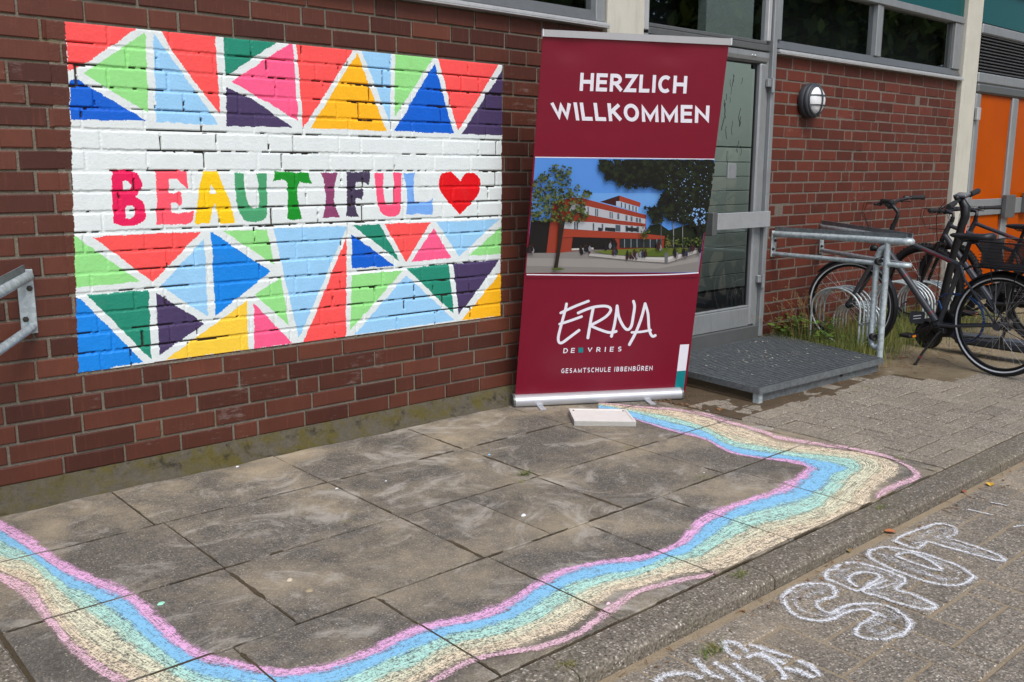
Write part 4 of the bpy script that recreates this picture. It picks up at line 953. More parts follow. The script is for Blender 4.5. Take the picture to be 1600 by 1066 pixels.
for poly, cols, n_, s0, s1 in ((lt, LG, 900, 7, 17), (mp_, DG, 1500, 16, 32)):
    xs_ = [p[0] for p in poly]; ys_ = [p[1] for p in poly]; made = 0
    if cols is DG: addp(DG[0], pc(clampx([(900,50),(1566,52),(1510,560),(1420,590),(1330,500),(1230,480),(1190,420),(1230,300),(1130,215),(1000,170)])), zt); zt += stp
    while made < n_:
        x, y = r_.uniform(min(xs_), max(xs_)), r_.uniform(min(ys_), max(ys_))
        if not insidep(x, y, poly): continue
        if r_.random() > .55+.45*math.sin(x*.045+y*.02)*math.sin(y*.05+1) and cols is LG: continue
        addp(r_.choice(cols), pc(clampx(leafpoly(x, y, r_.uniform(s0, s1)))), zt+made*2e-7); made += 1
    zt += stp+n_*2e-7
for i in range(90):                      # bits of sky between the leaves
    x, y = r_.uniform(1180, 1520), r_.uniform(70, 560)
    if insidep(x, y, mp_): addp(S(150, 190, 236), pc(clampx(leafpoly(x, y, r_.uniform(2.5, 6)))), zt+i*1e-6)
for i in range(40):
    x, y = r_.uniform(1380, 1490), r_.uniform(450, 590)
    addp(S(140, 186, 240), pc(clampx(leafpoly(x, y, r_.uniform(4, 13)))), zt+1e-4+i*1e-6)
for i in range(60):                      # young tree and shrubs in the picture
    addp(r_.choice(LG), pc(leafpoly(990+r_.gauss(0, 20), 660+r_.gauss(0, 30), 9)), zt+2e-4+i*1e-6)
for i in range(60): addp(r_.choice([S(120, 112, 60), S(88, 96, 44)]), pc(leafpoly(1185+r_.gauss(0, 16), 750+r_.gauss(0, 30), 8)), zt+3e-4+i*1e-6)
for i in range(90): addp(r_.choice(LG), pc(clampx(leafpoly(r_.uniform(1210, 1470), 730+r_.gauss(0, 22), 10))), zt+4e-4+i*1e-6)
ph = mesh_obj('printed_photo', mbp, mats, bo); ph.data.polygons.foreach_set('material_index', mi)
M['print_white'] = flat('print_white', S(226, 224, 232)); M['print_teal'] = flat('print_teal', S(10, 124, 128))
mb = MB(); bflat(mb, [(836,245),(1116.4,248.2),(1116.2,249.6),(835.9,246.4)], .0012); mesh_obj('white_line', mb, M['print_white'], bo); mb = MB(); ln = smooth([(822.5,428),(880,428.6),(960,429.2),(1040,428),(1091,425.2)], 8); ln = [tuple(p) for p in ln]
bflat(mb, ln+[(x, y+1.7) for x, y in ln[::-1]], .0052); mesh_obj('white_line', mb, M['print_white'], bo)
mb = MB(); low_ = [(822.3,429.8)]+[(x, y+1.6) for x, y in ln[1:-1]]+[(1091,426.8),(1090,433),(822,434)]; bflat(mb, low_, .0050); mesh_obj('print_edge', mb, M['crimson'], bo)
mb = MB(); bflat(mb, [(1062.6,538.6),(1076.6,538),(1071.6,579),(1057.6,580)], .001); mesh_obj('white_block', mb, M['print_white'], bo)
mb = MB(); bflat(mb, [(1057.6,580),(1071.6,579),(1067.6,612.3),(1053.2,613.3)], .0012); mesh_obj('teal_block', mb, M['print_teal'], bo); mb = MB(); bflat(mb, cr([(258,494),(303,492),(303,538),(258,540)], 5.923, 860, 460), .0012); mesh_obj('teal_square', mb, M['print_teal'], bo)
def arc(cx, cy, rx, ry, a0, a1, n=10): return [(cx+rx*math.cos(math.radians(a0+(a1-a0)*i/n)), cy+ry*math.sin(math.radians(a0+(a1-a0)*i/n))) for i in range(n+1)]
GL = {'H': (.66, [[(0,0),(0,1)], [(1,0),(1,1)], [(0,.51),(1,.51)]]), 'E': (.50, [[(0,0),(0,1)], [(0,1),(1,1)], [(0,.52),(.92,.52)], [(0,0),(1,0)]]), 'R': (.58, [[(0,0),(0,1)], [(0,1),(.42,1)]+arc(.42,.73,.5,.27,90,-90)+[(0,.46)], [(.42,.46),(1.06,0)]]),
 'Z': (.54, [[(0,1),(1,1),(0,0),(1,0)]]), 'L': (.46, [[(0,1),(0,0),(1,0)]]), 'I': (.0, [[(0,0),(0,1)]]), 'C': (.58, [arc(.60,.5,.60,.5,50,310,22)]), 'W': (1.02, [[(0,1),(.26,0),(.5,.98),(.74,0),(1,1)]]), 'K': (.58, [[(0,0),(0,1)], [(.96,1),(.06,.46)], [(.30,.60),(1.04,0)]]),
 'O': (.72, [arc(.5,.5,.5,.5,0,360,32)]), 'M': (.82, [[(0,0),(0,1),(.5,.06),(1,1),(1,0)]]), 'N': (.66, [[(0,0),(0,1),(1,0),(1,1)]]), 'D': (.64, [[(0,0),(0,1),(.35,1)]+arc(.35,.5,.65,.5,90,-90,14)+[(0,0)]]), 'V': (.66, [[(0,1),(.5,0),(1,1)]]),
 'S': (.50, [arc(.52,.75,.5,.25,40,250,14)+arc(.48,.25,.52,.25,80,-140,14)]), 'G': (.62, [arc(.58,.5,.58,.5,55,330,22)+[(1,.46),(.6,.46)]]), 'T': (.60, [[(0,1),(1,1)], [(.5,1),(.5,0)]]), 'U': (.62, [[(0,1),(0,.4)]+arc(.5,.4,.5,.4,180,360,14)+[(1,1)]]), 'A': (.68, [[(0,0),(.5,1),(1,0)], [(.18,.32),(.82,.32)]]),
 'B': (.54, [[(0,0),(0,1),(.45,1)]+arc(.45,.76,.46,.24,90,-90)+[(0,.52)], [(.45,.52)]+arc(.45,.26,.55,.26,90,-90)+[(0,0)]]), '\u00dc': (.62, [[(0,1),(0,.4)]+arc(.5,.4,.5,.4,180,360,14)+[(1,1)], [(.22,1.26),(.30,1.26)], [(.70,1.26),(.78,1.26)]])}
def text(parent, s_, quad, off, mat, th_=.2, name='letter', space=.16):
    """own bold sans letters built from strokes, fitted into the quad of the line"""
    items = []; x = 0.; h = 1-th_
    for ch in s_:
        if ch == ' ': x += .32+space; continue
        w_, st = GL[ch]; items.append((x+th_/2, w_, st)); x += w_+th_+space
    tot = x-space; bl, br, tr, tl = [np.array(q_, float) for q_ in quad]; mb = MB(); z = off
    def mp(p): a, b = p[0]/tot, p[1]; q_ = (bl*(1-a)+br*a)*(1-b)+(tl*(1-a)+tr*a)*b; return (q_[0], q_[1])
    for x0, w_, st in items:
        mb = MB()
        for P in st:
            z += 4e-6; P = np.array([(x0+px*w_, th_/2+py*h) for px, py in P]); P = P[np.r_[True, np.linalg.norm(np.diff(P, axis=0), axis=1) > 1e-6]]; r_h = th_/2*.98
            closed = np.linalg.norm(P[0]-P[-1]) < 1e-6
            d = np.diff(P, axis=0); d /= np.linalg.norm(d, axis=1, keepdims=True); n_ = np.stack([-d[:, 1], d[:, 0]], 1); Lf, Rt = [], []
            for i in range(len(P)):
                if closed and i in (0, len(P)-1): a, b = n_[-1], n_[0]
                else: a, b = n_[max(i-1, 0)], n_[min(i, len(d)-1)]
                m_ = a+b; m_ /= np.linalg.norm(m_)+1e-9; k_ = min(1/max(np.dot(m_, a), .2), 3.)
                e = np.zeros(2)
                if not closed and len(P) <= 5 and i in (0, len(P)-1): e = (-d[0] if i == 0 else d[-1])*r_h*(.98 if abs(d[0 if i == 0 else -1][0]) < .05 or abs(d[0 if i == 0 else -1][1]) < .05 else .5)
                Lf.append(P[i]+e+m_*k_*r_h); Rt.append(P[i]+e-m_*k_*r_h)
            if P[:, 1].max() < 1.1: Lf, Rt = [(p[0], min(1, max(0, p[1]))) for p in Lf], [(p[0], min(1, max(0, p[1]))) for p in Rt]
            for i in range(len(P)-1): bflat(mb, [mp(Rt[i]), mp(Rt[i+1]), mp(Lf[i+1]), mp(Lf[i])], z+i*2e-7)
        mesh_obj(name, mb, mat, parent)
a5b = lambda l: cr(l, 3.2295, 780, 0)
text(bo, 'HERZLICH', a5b([(405,459),(944,473),(950,384),(410,367)]), .0012, M['print_white'], .215)
text(bo, 'WILLKOMMEN', a5b([(274,606),(1057,622),(1062,533),(257,514)]), .0012, M['print_white'], .215)
a4b = lambda l: cr(l, 5.923, 860, 460)
text(bo, 'DE', a4b([(117,545),(222,541),(228,496),(122,499)]), .0012, M['print_white'], .175, space=.55)
text(bo, 'VRIES', a4b([(342,536),(655,528),(662,483),(346,491)]), .0012, M['print_white'], .175, space=.75)
text(bo, 'GESAMTSCHULE IBBENB\u00dcREN', a4b([(99,730),(942,705),(947,660),(103,686)]), .0012, M['print_white'], .175, space=.34)
def brush(pts, wd, off, mb):
    P = smooth(a4b(pts), 6); d = np.gradient(P, axis=0); n_ = np.stack([-d[:, 1], d[:, 0]], 1); n_ /= np.linalg.norm(n_, axis=1, keepdims=True); w0 = wd/5.923/2
    for i in range(len(P)-1): bflat(mb, [tuple(P[i]-n_[i]*w0), tuple(P[i+1]-n_[i+1]*w0), tuple(P[i+1]+n_[i+1]*w0), tuple(P[i]+n_[i]*w0)], off+i*1e-6)
    for e in (P[0], P[-1]): bflat(mb, [(e[0]+w0*math.cos(t_), e[1]+w0*math.sin(t_)) for t_ in np.linspace(0, 2*math.pi, 12, endpoint=False)], off+5e-5)
LG_ = [MB() for _ in range(4)]
for i, (l, wd_x) in enumerate([([(352,62),(220,114),(95,172)], 24), ([(149,88),(138,140),(98,290),(74,390),(78,440),(110,446),(190,388),(265,332)], 25), ([(85,275),(180,245),(288,206)], 24),
    ([(256,172),(330,140),(410,116),(500,108),(548,122),(556,152),(520,200),(450,246),(366,288)], 25), ([(396,122),(375,230),(346,402)], 27), ([(366,288),(440,320),(520,348),(570,352),(608,342)], 25),
    ([(564,388),(590,290),(605,200),(617,106)], 26), ([(617,106),(632,205),(675,295),(715,326),(748,292),(766,200),(778,112),(768,64)], 26), ([(730,464),(790,350),(840,220),(876,86)], 26), ([(876,86),(902,180),(910,300),(925,362),(945,388),(970,380)], 25), ([(752,352),(840,346),(928,330)], 22)]):
    brush(l, wd_x, .0012+i*1.2e-4, LG_[0 if i < 3 else 1 if i < 6 else 2 if i < 8 else 3])
for mb in LG_: mesh_obj('logo_letter', mb, M['print_white'], bo)

# ------------------------------------------------------------------ white shallow wooden frame lying in front of the banner
t0, t1, t2, t3 = [G(u, v, GZ+.030)[:2] for u, v in ((888.5,638.5),(978,639.5),(994,658.5),(897.5,657.5))]
wb = thing('wooden_tray', 'shallow white wooden box lying on the slabs under the banner', 'box', (*(t0+t2)/2, GZ))
def lerp4(a, b): return (t0*(1-a)+t1*a)*(1-b)+(t3*(1-a)+t2*a)*b
mb = MB(); mb.prism([(*lerp4(a, b), GZ+.003) for a, b in ((0,0),(1,0),(1,1),(0,1))], (0, 0, .024)); mesh_obj('panel', mb, M['white_plastic'], wb)
mb = MB()
for q_ in (((0,0),(1,0),(1,.05),(0,.05)), ((0,.95),(1,.95),(1,1),(0,1)), ((0,.052),(.035,.052),(.035,.948),(0,.948)), ((.965,.052),(1,.052),(1,.948),(.965,.948))):
    mb.prism([(*lerp4(*c_), GZ+.002) for c_ in q_], (0, 0, .029))
mesh_obj('rim', mb, M['white_plastic'], wb)
mb = MB()
for a, b in ((.07, .12), (.93, .12)): mb.lathe((*lerp4(a, b), GZ+.027), (0, 0, 1), [(0, .005), (.004, .004)], 8)
mesh_obj('screw', mb, M['bolt'], wb)

# ------------------------------------------------------------------ steel grating step in front of the door
FL, FR, BR_, BL_ = np.array([3.523, -1.02]), np.array([4.915, -1.063]), np.array([5.18, -.034]), np.array([3.63, -.034])
ZP = .0
gp = thing('grating_step', 'low galvanised steel grating platform in front of the glass door', 'step', (4.3, -.5, GZ))
def gq(a, b): return (FL*(1-a)+FR*a)*(1-b)+(BL_*(1-a)+BR_*a)*b
mb = MB()
for b in np.linspace(.012, .988, 33):
    p, q_ = gq(.003, b), gq(.997, b); mb.obox([*p, ZP-.013], [*q_, ZP-.013], .0045, .024)
for a in np.linspace(.006, .994, 128):
    p, q_ = gq(a, .004), gq(a, .996); mb.obox([*p, ZP-.009], [*q_, ZP-.009], .0035, .010)
mesh_obj('grating', mb, galv('grating_steel', S(112, 118, 120), .4), gp)
mb = MB()
for p, q_ in ((FL, FR), (FR, BR_), (FL, BL_)): mb.obox([*p, ZP-.018], [*q_, ZP-.018], .008, .038)
mesh_obj('edge_frame', mb, galv('frame_steel', S(116, 122, 124), .45), gp)
mb = MB(); mb.prism([(*gq(.035, .03), GZ-.02), (*gq(.995, .03), GZ-.02), (*gq(.995, .06), GZ-.02), (*gq(.035, .06), GZ-.02)], (0, 0, ZP-.039-GZ+.02))
mb.prism([(*gq(.97, .07), GZ-.02), (*gq(.992, .07), GZ-.02), (*gq(.992, .95), GZ-.02), (*gq(.97, .95), GZ-.02)], (0, 0, ZP-.042-GZ+.02)); mesh_obj('skirt', mb, M['galv_dark'], gp)
struct(mesh_obj('earth', MB().prism([(*gq(a_, b_), GZ+.002) for a_, b_ in ((.0, .06), (.97, .06), (.97, 1.), (.0, 1.))], (0, 0, .012)), M['soil']))
for a, b in ((.008, .012), (.01, .9)):
    p = gq(a, b); mb = MB(); mb.box((p[0], p[1], GZ-.01), (p[0]+.008, p[1]+.04, ZP-.037)); mb.box((p[0]+.008, p[1], GZ-.01), (p[0]+.04, p[1]+.008, ZP-.037)); mesh_obj('leg', mb, M['galv'], gp)
mb = MB(); p = gq(.66, .028); mb.lathe((p[0], p[1], -.055), (0, -1, 0), [(0, .011), (.008, .01), (.01, 0)], 12); mesh_obj('bolt', mb, M['bolt'], gp)

mb = MB(); r_ = random.Random(77)
for i in range(110):
    a_, b_ = r_.uniform(.1, .95), r_.uniform(.08, .92)
    if r_.random() < .6: a_, b_ = .5+r_.gauss(0, .16), .55+r_.gauss(0, .16)
    p = np.array([*gq(a_, b_), ZP-.0005]); L = r_.uniform(.003, .011); az = r_.uniform(0, 3.14); d = np.array([math.cos(az)*L, math.sin(az)*L, 0]); e_ = np.array([-d[1], d[0], 0])*r_.uniform(.3, .9)
    mb.add([p-d, p+e_, p+d+[0, 0, .003], p-e_+[0, 0, .003]], [(0, 3, 2, 1)])
struct(tag(mesh_obj('leaf_litter', mb, plain('pale_crumbs', S(150, 146, 136), .9)), 'pale dry crumbs scattered on the grating step', 'litter'), 'stuff')

# ------------------------------------------------------------------ handrails
def plate(parent, x, z0, z1, w_=.055):
    mb = MB(); mb.bbox((x-w_/2, -.012, z0), (x+w_/2, -.002, z1), .003); o = mesh_obj('wall_plate', mb, M['galv'], parent)
    for dx, z in ((.012, z1-.075), (-.012, z0+.06)):
        mesh_obj('bolt', MB().lathe((x+dx, -.012, z), (0, -1, 0), [(0, .012), (.004, .012), (.0045, .009), (.014, .009), (.015, .0)], 6, False), M['bolt'], o)
hr = thing('handrail', 'galvanised tubular handrail looping from the brick wall to the grating step corner', 'handrail', (5.1, -.5, ZP))
P0 = np.array([5.15, 0.]); PP = np.array([4.985, -1.0]); ud = (PP-P0)/np.linalg.norm(PP-P0); E1 = PP+ud*.13; Bw = np.array([5.85, 0.])
pn = np.array([ud[1], -ud[0]]); pn = pn if pn[0] > 0 else -pn
def loop(za, ze, zb, y0=-.006):
    pts = [(*(P0+ud*.006), za)]+[(*(P0+ud*s_), za+(ze-za)*s_) for s_ in (.3, .7)]+[(*E1, ze), (*(E1+ud*.022+pn*.012), ze), (*(E1+ud*.022+pn*.034), ze), (*(E1+pn*.055), ze)]
    b0 = np.array(pts[-1][:2]); return pts+[(*(b0*(1-s_)+Bw*s_), ze*(1-s_)+zb*s_) for s_ in (.3, .7, .992)]
up_ = loop(.775, .790, .805); lo2 = loop(.625, .632, .612)
mesh_obj('upper_tube', MB().tube(up_, .0225, 14), M['galv'], hr); mesh_obj('lower_tube', MB().tube(lo2, .0168, 12), M['galv'], hr)
mb = MB()
mb.obox([*(P0+ud*.01+pn*.012), .811], [*(E1+pn*.012), .824], .006, .036); mb.obox([*(E1+pn*.075), .824], [*(Bw-[.02, .01]), .838], .006, .036); mesh_obj('flat_bar', mb, M['galv_dark'], hr)
plate(hr, 5.152, .60, .80); plate(hr, 5.85, .585, .825)
mesh_obj('post', MB().tube([(*PP, -.03), (*PP, .78)], .0215, 14), M['galv'], hr)
L2 = PP-ud*.078
mesh_obj('brace_tube', MB().tube([(*PP, .075), (*(PP-ud*.035), .052), (*(PP-ud*.062), .062), (*L2, .10), (*L2, .62), (*(PP-ud*.074), .68), (*(PP-ud*.055), .72), (*(PP-ud*.03), .742), (*PP, .752)], .0205, 14), M['galv'], hr)
for z in (.645, .125): mesh_obj('rubber_knob', MB().lathe((*(L2+np.array([-.012, -.012])), z), (-.6, -.8, 0), [(0, .024), (.03, .026), (.036, .022), (.036, .012), (.03, .010)], 14), M['black'], hr)
hl = thing('handrail', 'end of a galvanised handrail bolted to the wall left of the mural', 'handrail', (-.08, 0, .72))
plate(hl, -.083, .605, .862, .06)
dl = np.array([-.41, -.91])/np.linalg.norm([.41, .91]); q0 = np.array([-.072, -.012])
d3 = -ray(610, 118); d3 /= np.linalg.norm(d3); e3 = np.array([*q0, .870])+d3*1.13
for nm, z, r_t in (('upper_tube', .836, .0225), ('lower_tube', .632, .0175)):
    mesh_obj(nm, MB().tube([np.array([*q0, z]), np.array([*q0, z])+d3*.05, np.array([*q0, z])+d3*1.15], r_t, 14), M['galv'], hl)
mesh_obj('flat_bar', MB().obox(np.array([*q0, .870])+d3*.03, np.array([*q0, .870])+d3*1.15, .006, .034), M['galv_dark'], hl)
mesh_obj('post', MB().tube([(e3[0], e3[1], GZ), (e3[0], e3[1], e3[2]-.04)], .0215, 14), M['galv'], hl)

# ------------------------------------------------------------------ bicycle wheel racks
def rack(x0, n, dx, y0, y1, h, label, skew=0.):
    t = thing('bike_rack', label, 'bike rack', (x0, (y0+y1)/2, GZ), 0, 'wheel racks along the wall')
    for i in range(n):
        x = x0+i*dx; rr_ = (y0-y1)/2; pts = [(x, y0, GZ-.03), (x, y0, GZ+h-rr_*.8)]
        pts += [(x+skew*.0, (y0+y1)/2+rr_*math.cos(a), GZ+h-rr_*.8+rr_*.8*math.sin(a)) for a in np.linspace(.15, math.pi-.15, 13)]
        pts += [(x, y1, GZ+h-rr_*.8), (x, y1, GZ-.03)]
        mesh_obj('hoop', MB().tube(pts, .0082, 8), M['galv'], t)
    mb = MB(); 
    for y, z in ((y0, .03), (y1, .03), (y1, h*.45)): mb.obox([x0-.01, y-.008, GZ+z], [x0+(n-1)*dx+.01, y-.008, GZ+z], .012, .012)
    mesh_obj('cross_bar', mb, M['galv_dark'], t)
def _ax(u, v, x): return onplane(u, v, (x, 0, 0), np.array([1., 0, 0]))
rack(5.49, 4, .062, _ax(1267, 500, 5.49)[1], _ax(1342, 515, 5.49)[1], _ax(1306, 450, 5.49)[2]-GZ, 'low galvanised hoop rack beside the handrail post, around a front wheel')
rack(6.06, 5, .05, -.04, -.36, .27, 'lower hoop rack set behind the nearest one, close to the wall')
rack(6.42, 5, .055, -.14, -.62, .44, 'taller galvanised hoop rack behind the dark grey bicycle frame')
rack(6.95, 4, .055, -.14, -.60, .40, 'galvanised hoop rack farther along, behind the scooter column')

# ------------------------------------------------------------------ bicycles (own axes: x forward, y left, z up from the ground, origin at the rear hub)
def ring(R, n=56, cx=0., cz=0., y=0.): return [(cx+R*math.cos(t_), y, cz+R*math.sin(t_)) for t_ in np.linspace(0, 2*math.pi, n, endpoint=False)]
def wheel(parent, cx, R, tr, steer=0., knob=False, stripe=True, front=False, piv=None):
    def T(p):
        if not front: return p
        x, y, z = p[0]-piv, p[1], p[2]; return (piv+x*math.cos(steer)-y*math.sin(steer), x*math.sin(steer)+y*math.cos(steer), z)
    def tx(mb):
        mb.v = [T(v) for v in mb.v]; return mb
    mb = MB(); mb.tube(ring(R-tr, 64, cx, R), tr, 12, closed=True)
    if knob:
        for i in range(64):
            t_ = 2*math.pi*i/64
            for y in (-.6, 0, .6):
                rr_ = R-tr+tr*math.cos(y)*.98; yy = tr*math.sin(y); tt = t_+(.03 if y else 0)
                c_ = np.array([cx+rr_*math.cos(tt), yy, R+rr_*math.sin(tt)]); rd = np.array([math.cos(tt), 0, math.sin(tt)]); mb.obox(c_, c_+rd*.006, .012, .014, (0, 1, 0))
    ty = mesh_obj('wheel', tx(mb), M['rubber'], parent)
    mb = MB(); mb.tube(ring(R-2*tr-.006, 64, cx, R), .010, 8, closed=True); mesh_obj('rim', tx(mb), M['rim'], ty)
    if stripe:
        mb = MB()
        for sg in (1, -1):
            a, b = ring(R-2*tr+.004, 64, cx, R, sg*tr*.80), ring(R-2*tr+.013, 64, cx, R, sg*tr*1.00); n = 64
            mb.add(a+b, [((i, (i+1) % n, n+(i+1) % n, n+i) if sg < 0 else (i, n+i, n+(i+1) % n, (i+1) % n)) for i in range(n)])
        mesh_obj('reflective_stripe', tx(mb), M['reflect'], ty)
    mb = MB(); n = 32
    for i in range(n):
        t_ = 2*math.pi*i/n; t2 = t_+(1.35 if i % 4 < 2 else -1.35); sy = .03 if i % 2 else -.03
        mb.tube([(cx+.025*math.cos(t2), sy, R+.025*math.sin(t2)), (cx+(R-2*tr-.01)*math.cos(t_), 0, R+(R-2*tr-.01)*math.sin(t_))], .0011, 4, False)
    mesh_obj('spokes', tx(mb), M['steel'], ty)
    mb = MB(); mb.lathe((cx, -.055, R), (0, 1, 0), [(0, .008), (.02, .008), (.022, .028), (.03, .028), (.034, .017), (.076, .017), (.08, .028), (.088, .028), (.09, .008), (.11, .008)], 14); mesh_obj('hub', tx(mb), M['black'], ty)
    return T
def bike(label, contact, hd, fr, R=.345, tr=.020, wb=1.18, steer=0., lean=0., knob=False, fender=True, basket=True, bar='swept', decal=True, rack_=True, bbx=.455, hs=1., light=True, kick=True):
    b = local(thing('bicycle', label, 'bicycle', (*contact, GZ), 0, 'bicycles parked at the racks')); b.rotation_euler = (lean, 0, hd)
    b.rotation_euler = (Matrix.Rotation(hd, 4, 'Z') @ Matrix.Rotation(lean, 4, 'X')).to_euler()
    BB = np.array([bbx, 0, .285]); SCL = np.array([.313, 0, .735*hs]); HT = np.array([.895, 0, .925*hs]); HB = np.array([.955, 0, .785*hs]); RH = np.array([0, 0, R]); FH = np.array([wb, 0, R])
    TT = np.array([.905, 0, .895*hs]); DT = np.array([.945, 0, .815*hs])
    mb = MB(); mb.tube([HB, HT], .021, 14); mb.tube([TT, SCL-[0, 0, .02]], [.017, .0155], 14); mb.tube([DT, BB+[.02, 0, .02]], [.023, .025], 14); mb.tube([BB, SCL+[-.01, 0, .03]], .017, 14)
    for y in (.058, -.058):
        mb.tube([BB+[-.02, y*.55, 0], BB+[-.12, y*.75, .01], RH+[.02, y, 0]], [.012, .010, .009], 10); mb.tube([SCL+[-.005, y*.3, -.02], SCL+[-.06, y*.7, -.11], RH+[.01, y, .02]], [.010, .0085, .0075], 10)
    mb.lathe(BB-[0, .036, 0], (0, 1, 0), [(0, .021), (.072, .021)], 16)
    for y in (.058, -.058): mb.lathe(RH+[0, y-.004, 0], (0, 1, 0), [(0, .026), (.008, .026)], 14)
    frm = mesh_obj('frame', mb, M[fr], b)
    if decal:
        d = SCL-[0, 0, .02]-TT; L_ = np.linalg.norm(d); ud_ = d/L_; upv = np.cross([0, 1, 0], ud_); upv = upv if upv[2] > 0 else -upv; t_ = .50; rq = random.Random(3); mb = MB()
        while t_ < .86:
            w_ = rq.uniform(.014, .030)/L_*(.6 if rq.random() < .3 else 1); vs = []
            for tt in (t_, t_+w_):
                rad = .0170-.0015*tt+.0004
                for an in (-34, -17, 0, 17, 34): a_ = math.radians(an); vs.append(TT+d*tt+rad*(np.array([0, math.cos(a_), 0])+upv*math.sin(a_)))
            mb.add(vs, [(i, i+1, 6+i, 5+i) for i in range(4)], smooth=True); t_ += w_+.007/L_
        mesh_obj('red_lettering', mb, M['decal_red'], frm)
        mb = MB(); d2 = BB-DT; mb.tube([DT+d2*.40, DT+d2*.415], .0242, 14, False); mb.tube([DT+d2*.86, DT+d2*.875], .0250, 14, False); mesh_obj('red_ring', mb, M['decal_red'], frm)
    piv = .955+(.955-.895)*.4
    wheel(b, 0., R, tr, knob=knob, stripe=not knob)
    T = wheel(b, wb, R, tr, steer, knob, not knob, True, piv)
    def tm(mb): mb.v = [T(v) for v in mb.v]; return mb
    mb = MB(); cr_ = np.array([HB[0]+.012, 0, HB[2]-.03])
    mb.tube([HB+[0, 0, .01], cr_], .02, 12); mb.tube([cr_+[0, -.055, -.015], cr_+[0, .055, -.015]], .017, 10)
    for y in (.055, -.055): mb.tube([cr_+[0, y, -.01], cr_*.55+FH*.45+[0, y, 0], FH+[-.012, y*1.05, .03], FH+[0, y*1.05, 0]], [.0185, .016, .012, .010], 10)
    mesh_obj('fork', tm(mb), M['frame_black' if knob else fr], b)
    if fender:
        for nm, cx, a0, a1, tt in (('front', wb, -.55, 2.0, tm), ('rear', 0., .75, 3.4, lambda m_: m_)):
            mb = MB(); n_ = 30; vs = []; ths = np.linspace(a0+math.pi*.5-.3, a1+math.pi*.5+.3, n_) if nm == 'front' else np.linspace(a0, a1+.1, n_)
            rr_ = R+.014
            for t_ in ths:
                for y, dr_ in ((-.026, -.012), (-.016, 0), (0, .003), (.016, 0), (.026, -.012)): vs.append((cx+(rr_+dr_)*math.cos(t_), y, R+(rr_+dr_)*math.sin(t_)))
            mb.add(vs, [(i*5+j, i*5+j+1, (i+1)*5+j+1, (i+1)*5+j) for i in range(n_-1) for j in range(4)], smooth=True)
            mb.add([(v[0]-.002*math.cos(math.atan2(v[2]-R, v[0]-cx)), v[1], v[2]-.002*math.sin(math.atan2(v[2]-R, v[0]-cx))) for v in vs], [(i*5+j, (i+1)*5+j, (i+1)*5+j+1, i*5+j+1) for i in range(n_-1) for j in range(4)], smooth=True)
            te = ths[-1]
            for y in (.03, -.03): mb.tube([(cx+(rr_)*math.cos(te), y, R+rr_*math.sin(te)), (cx, y*1.9, R)], .0022, 5)
            mesh_obj('mudguard', tt(mb), M['black'], b)
    # stem, bars
    ST_ = HT+np.array([-.004, 0, .012]); mb = MB(); mb.tube([HT, ST_+[-.006, 0, .03]], .018, 12)
    BC = np.array([.912, 0, 1.10*hs]) if bar == 'swept' else np.array([.95, 0, HT[2]+.085])
    mb.tube([ST_+[-.006, 0, .02], ST_+[-.028, 0, .075], ST_+[-.036, 0, .115], (ST_+[-.03, 0, .14])*.5+BC*.5, BC] if bar == 'swept' else [ST_+[-.006, 0, .02], ST_+[-.004, 0, .06], BC], .0145, 12)
    mesh_obj('stem', tm(mb), M['black'], b)
    hw = .31
    path = lambda sg: [BC, BC+[.004, sg*.05, .002], BC+[.0, sg*.12, .028], BC+[-.03, sg*.20, .042], BC+[-.075, sg*.26, .046], BC+[-.125, sg*hw, .046]] if bar == 'swept' else [BC, BC+[.0, sg*.06, .004], BC+[-.008, sg*.16, .016], BC+[-.035, sg*.33, .02]]
    mb = MB()
    for sg in (1, -1): mb.tube(path(sg), .0115, 10)
    mb.lathe(BC-[0, .025, 0], (0, 1, 0), [(0, .021), (.05, .021)], 14); hb_ = mesh_obj('handlebar', tm(mb), M['black'], b)
    for sg in (1, -1):
        p = [np.array(x) for x in path(sg)]; g0, g1 = p[-2]*.75+p[-1]*.25, p[-1]; dg = (g1-g0)/np.linalg.norm(g1-g0)
        mb = MB(); mb.tube([g0-dg*.05, g0-dg*.045, g0+dg*.02, g1, g1+dg*.006], [.0145, .0165, .0155, .0195, .010], 12); mesh_obj('grip', tm(mb), M['rubber'], hb_)
        a = g0-dg*.085; mb = MB(); mb.lathe(a-dg*.015, dg, [(0, .017), (.03, .017)], 12); mb.tube([a+[.01, 0, -.008], a+[.045, 0, -.02], a+[.055, sg*.02, -.024], a+dg*.09+[.05, 0, -.03]], [.009, .007, .005, .004], 8); mb.bbox(a-dg*.03+[-.014, -.014, -.03], a-dg*.03+[.014, .014, -.008], .006)
        mesh_obj('brake_lever', tm(mb), M['black'], hb_)
    mb = MB()
    for sg, k1 in ((1, .10), (-1, .07), (.6, .13)): a = BC+[.05, sg*.16, .02]; mb.tube([a, a+[.09, -sg*.02, .01-.02*k1], a+[.13, -sg*.08, -.07], a+[.10, -sg*.13, -.17], np.array([.945, sg*.018, .86*hs])], .0022, 5, False)
    mesh_obj('cable', tm(mb), M['black'], b)
    if light:
        lp = cr_+np.array([.055, 0, .03]); mb = MB(); mb.lathe(lp+[-.03, 0, 0], (1, 0, 0), [(0, .012), (.01, .022), (.045, .025), (.05, .022)], 14); mb.tube([cr_+[.0, 0, 0], lp+[-.02, 0, -.012]], .005, 6)
        hl_ = mesh_obj('headlight', tm(mb), M['black'], b); mb = MB(); mb.lathe(lp+[.021, 0, 0], (1, 0, 0), [(0, .022), (.004, .018), (.006, .001)], 14); mesh_obj('lens', tm(mb), M['reflect'], hl_)
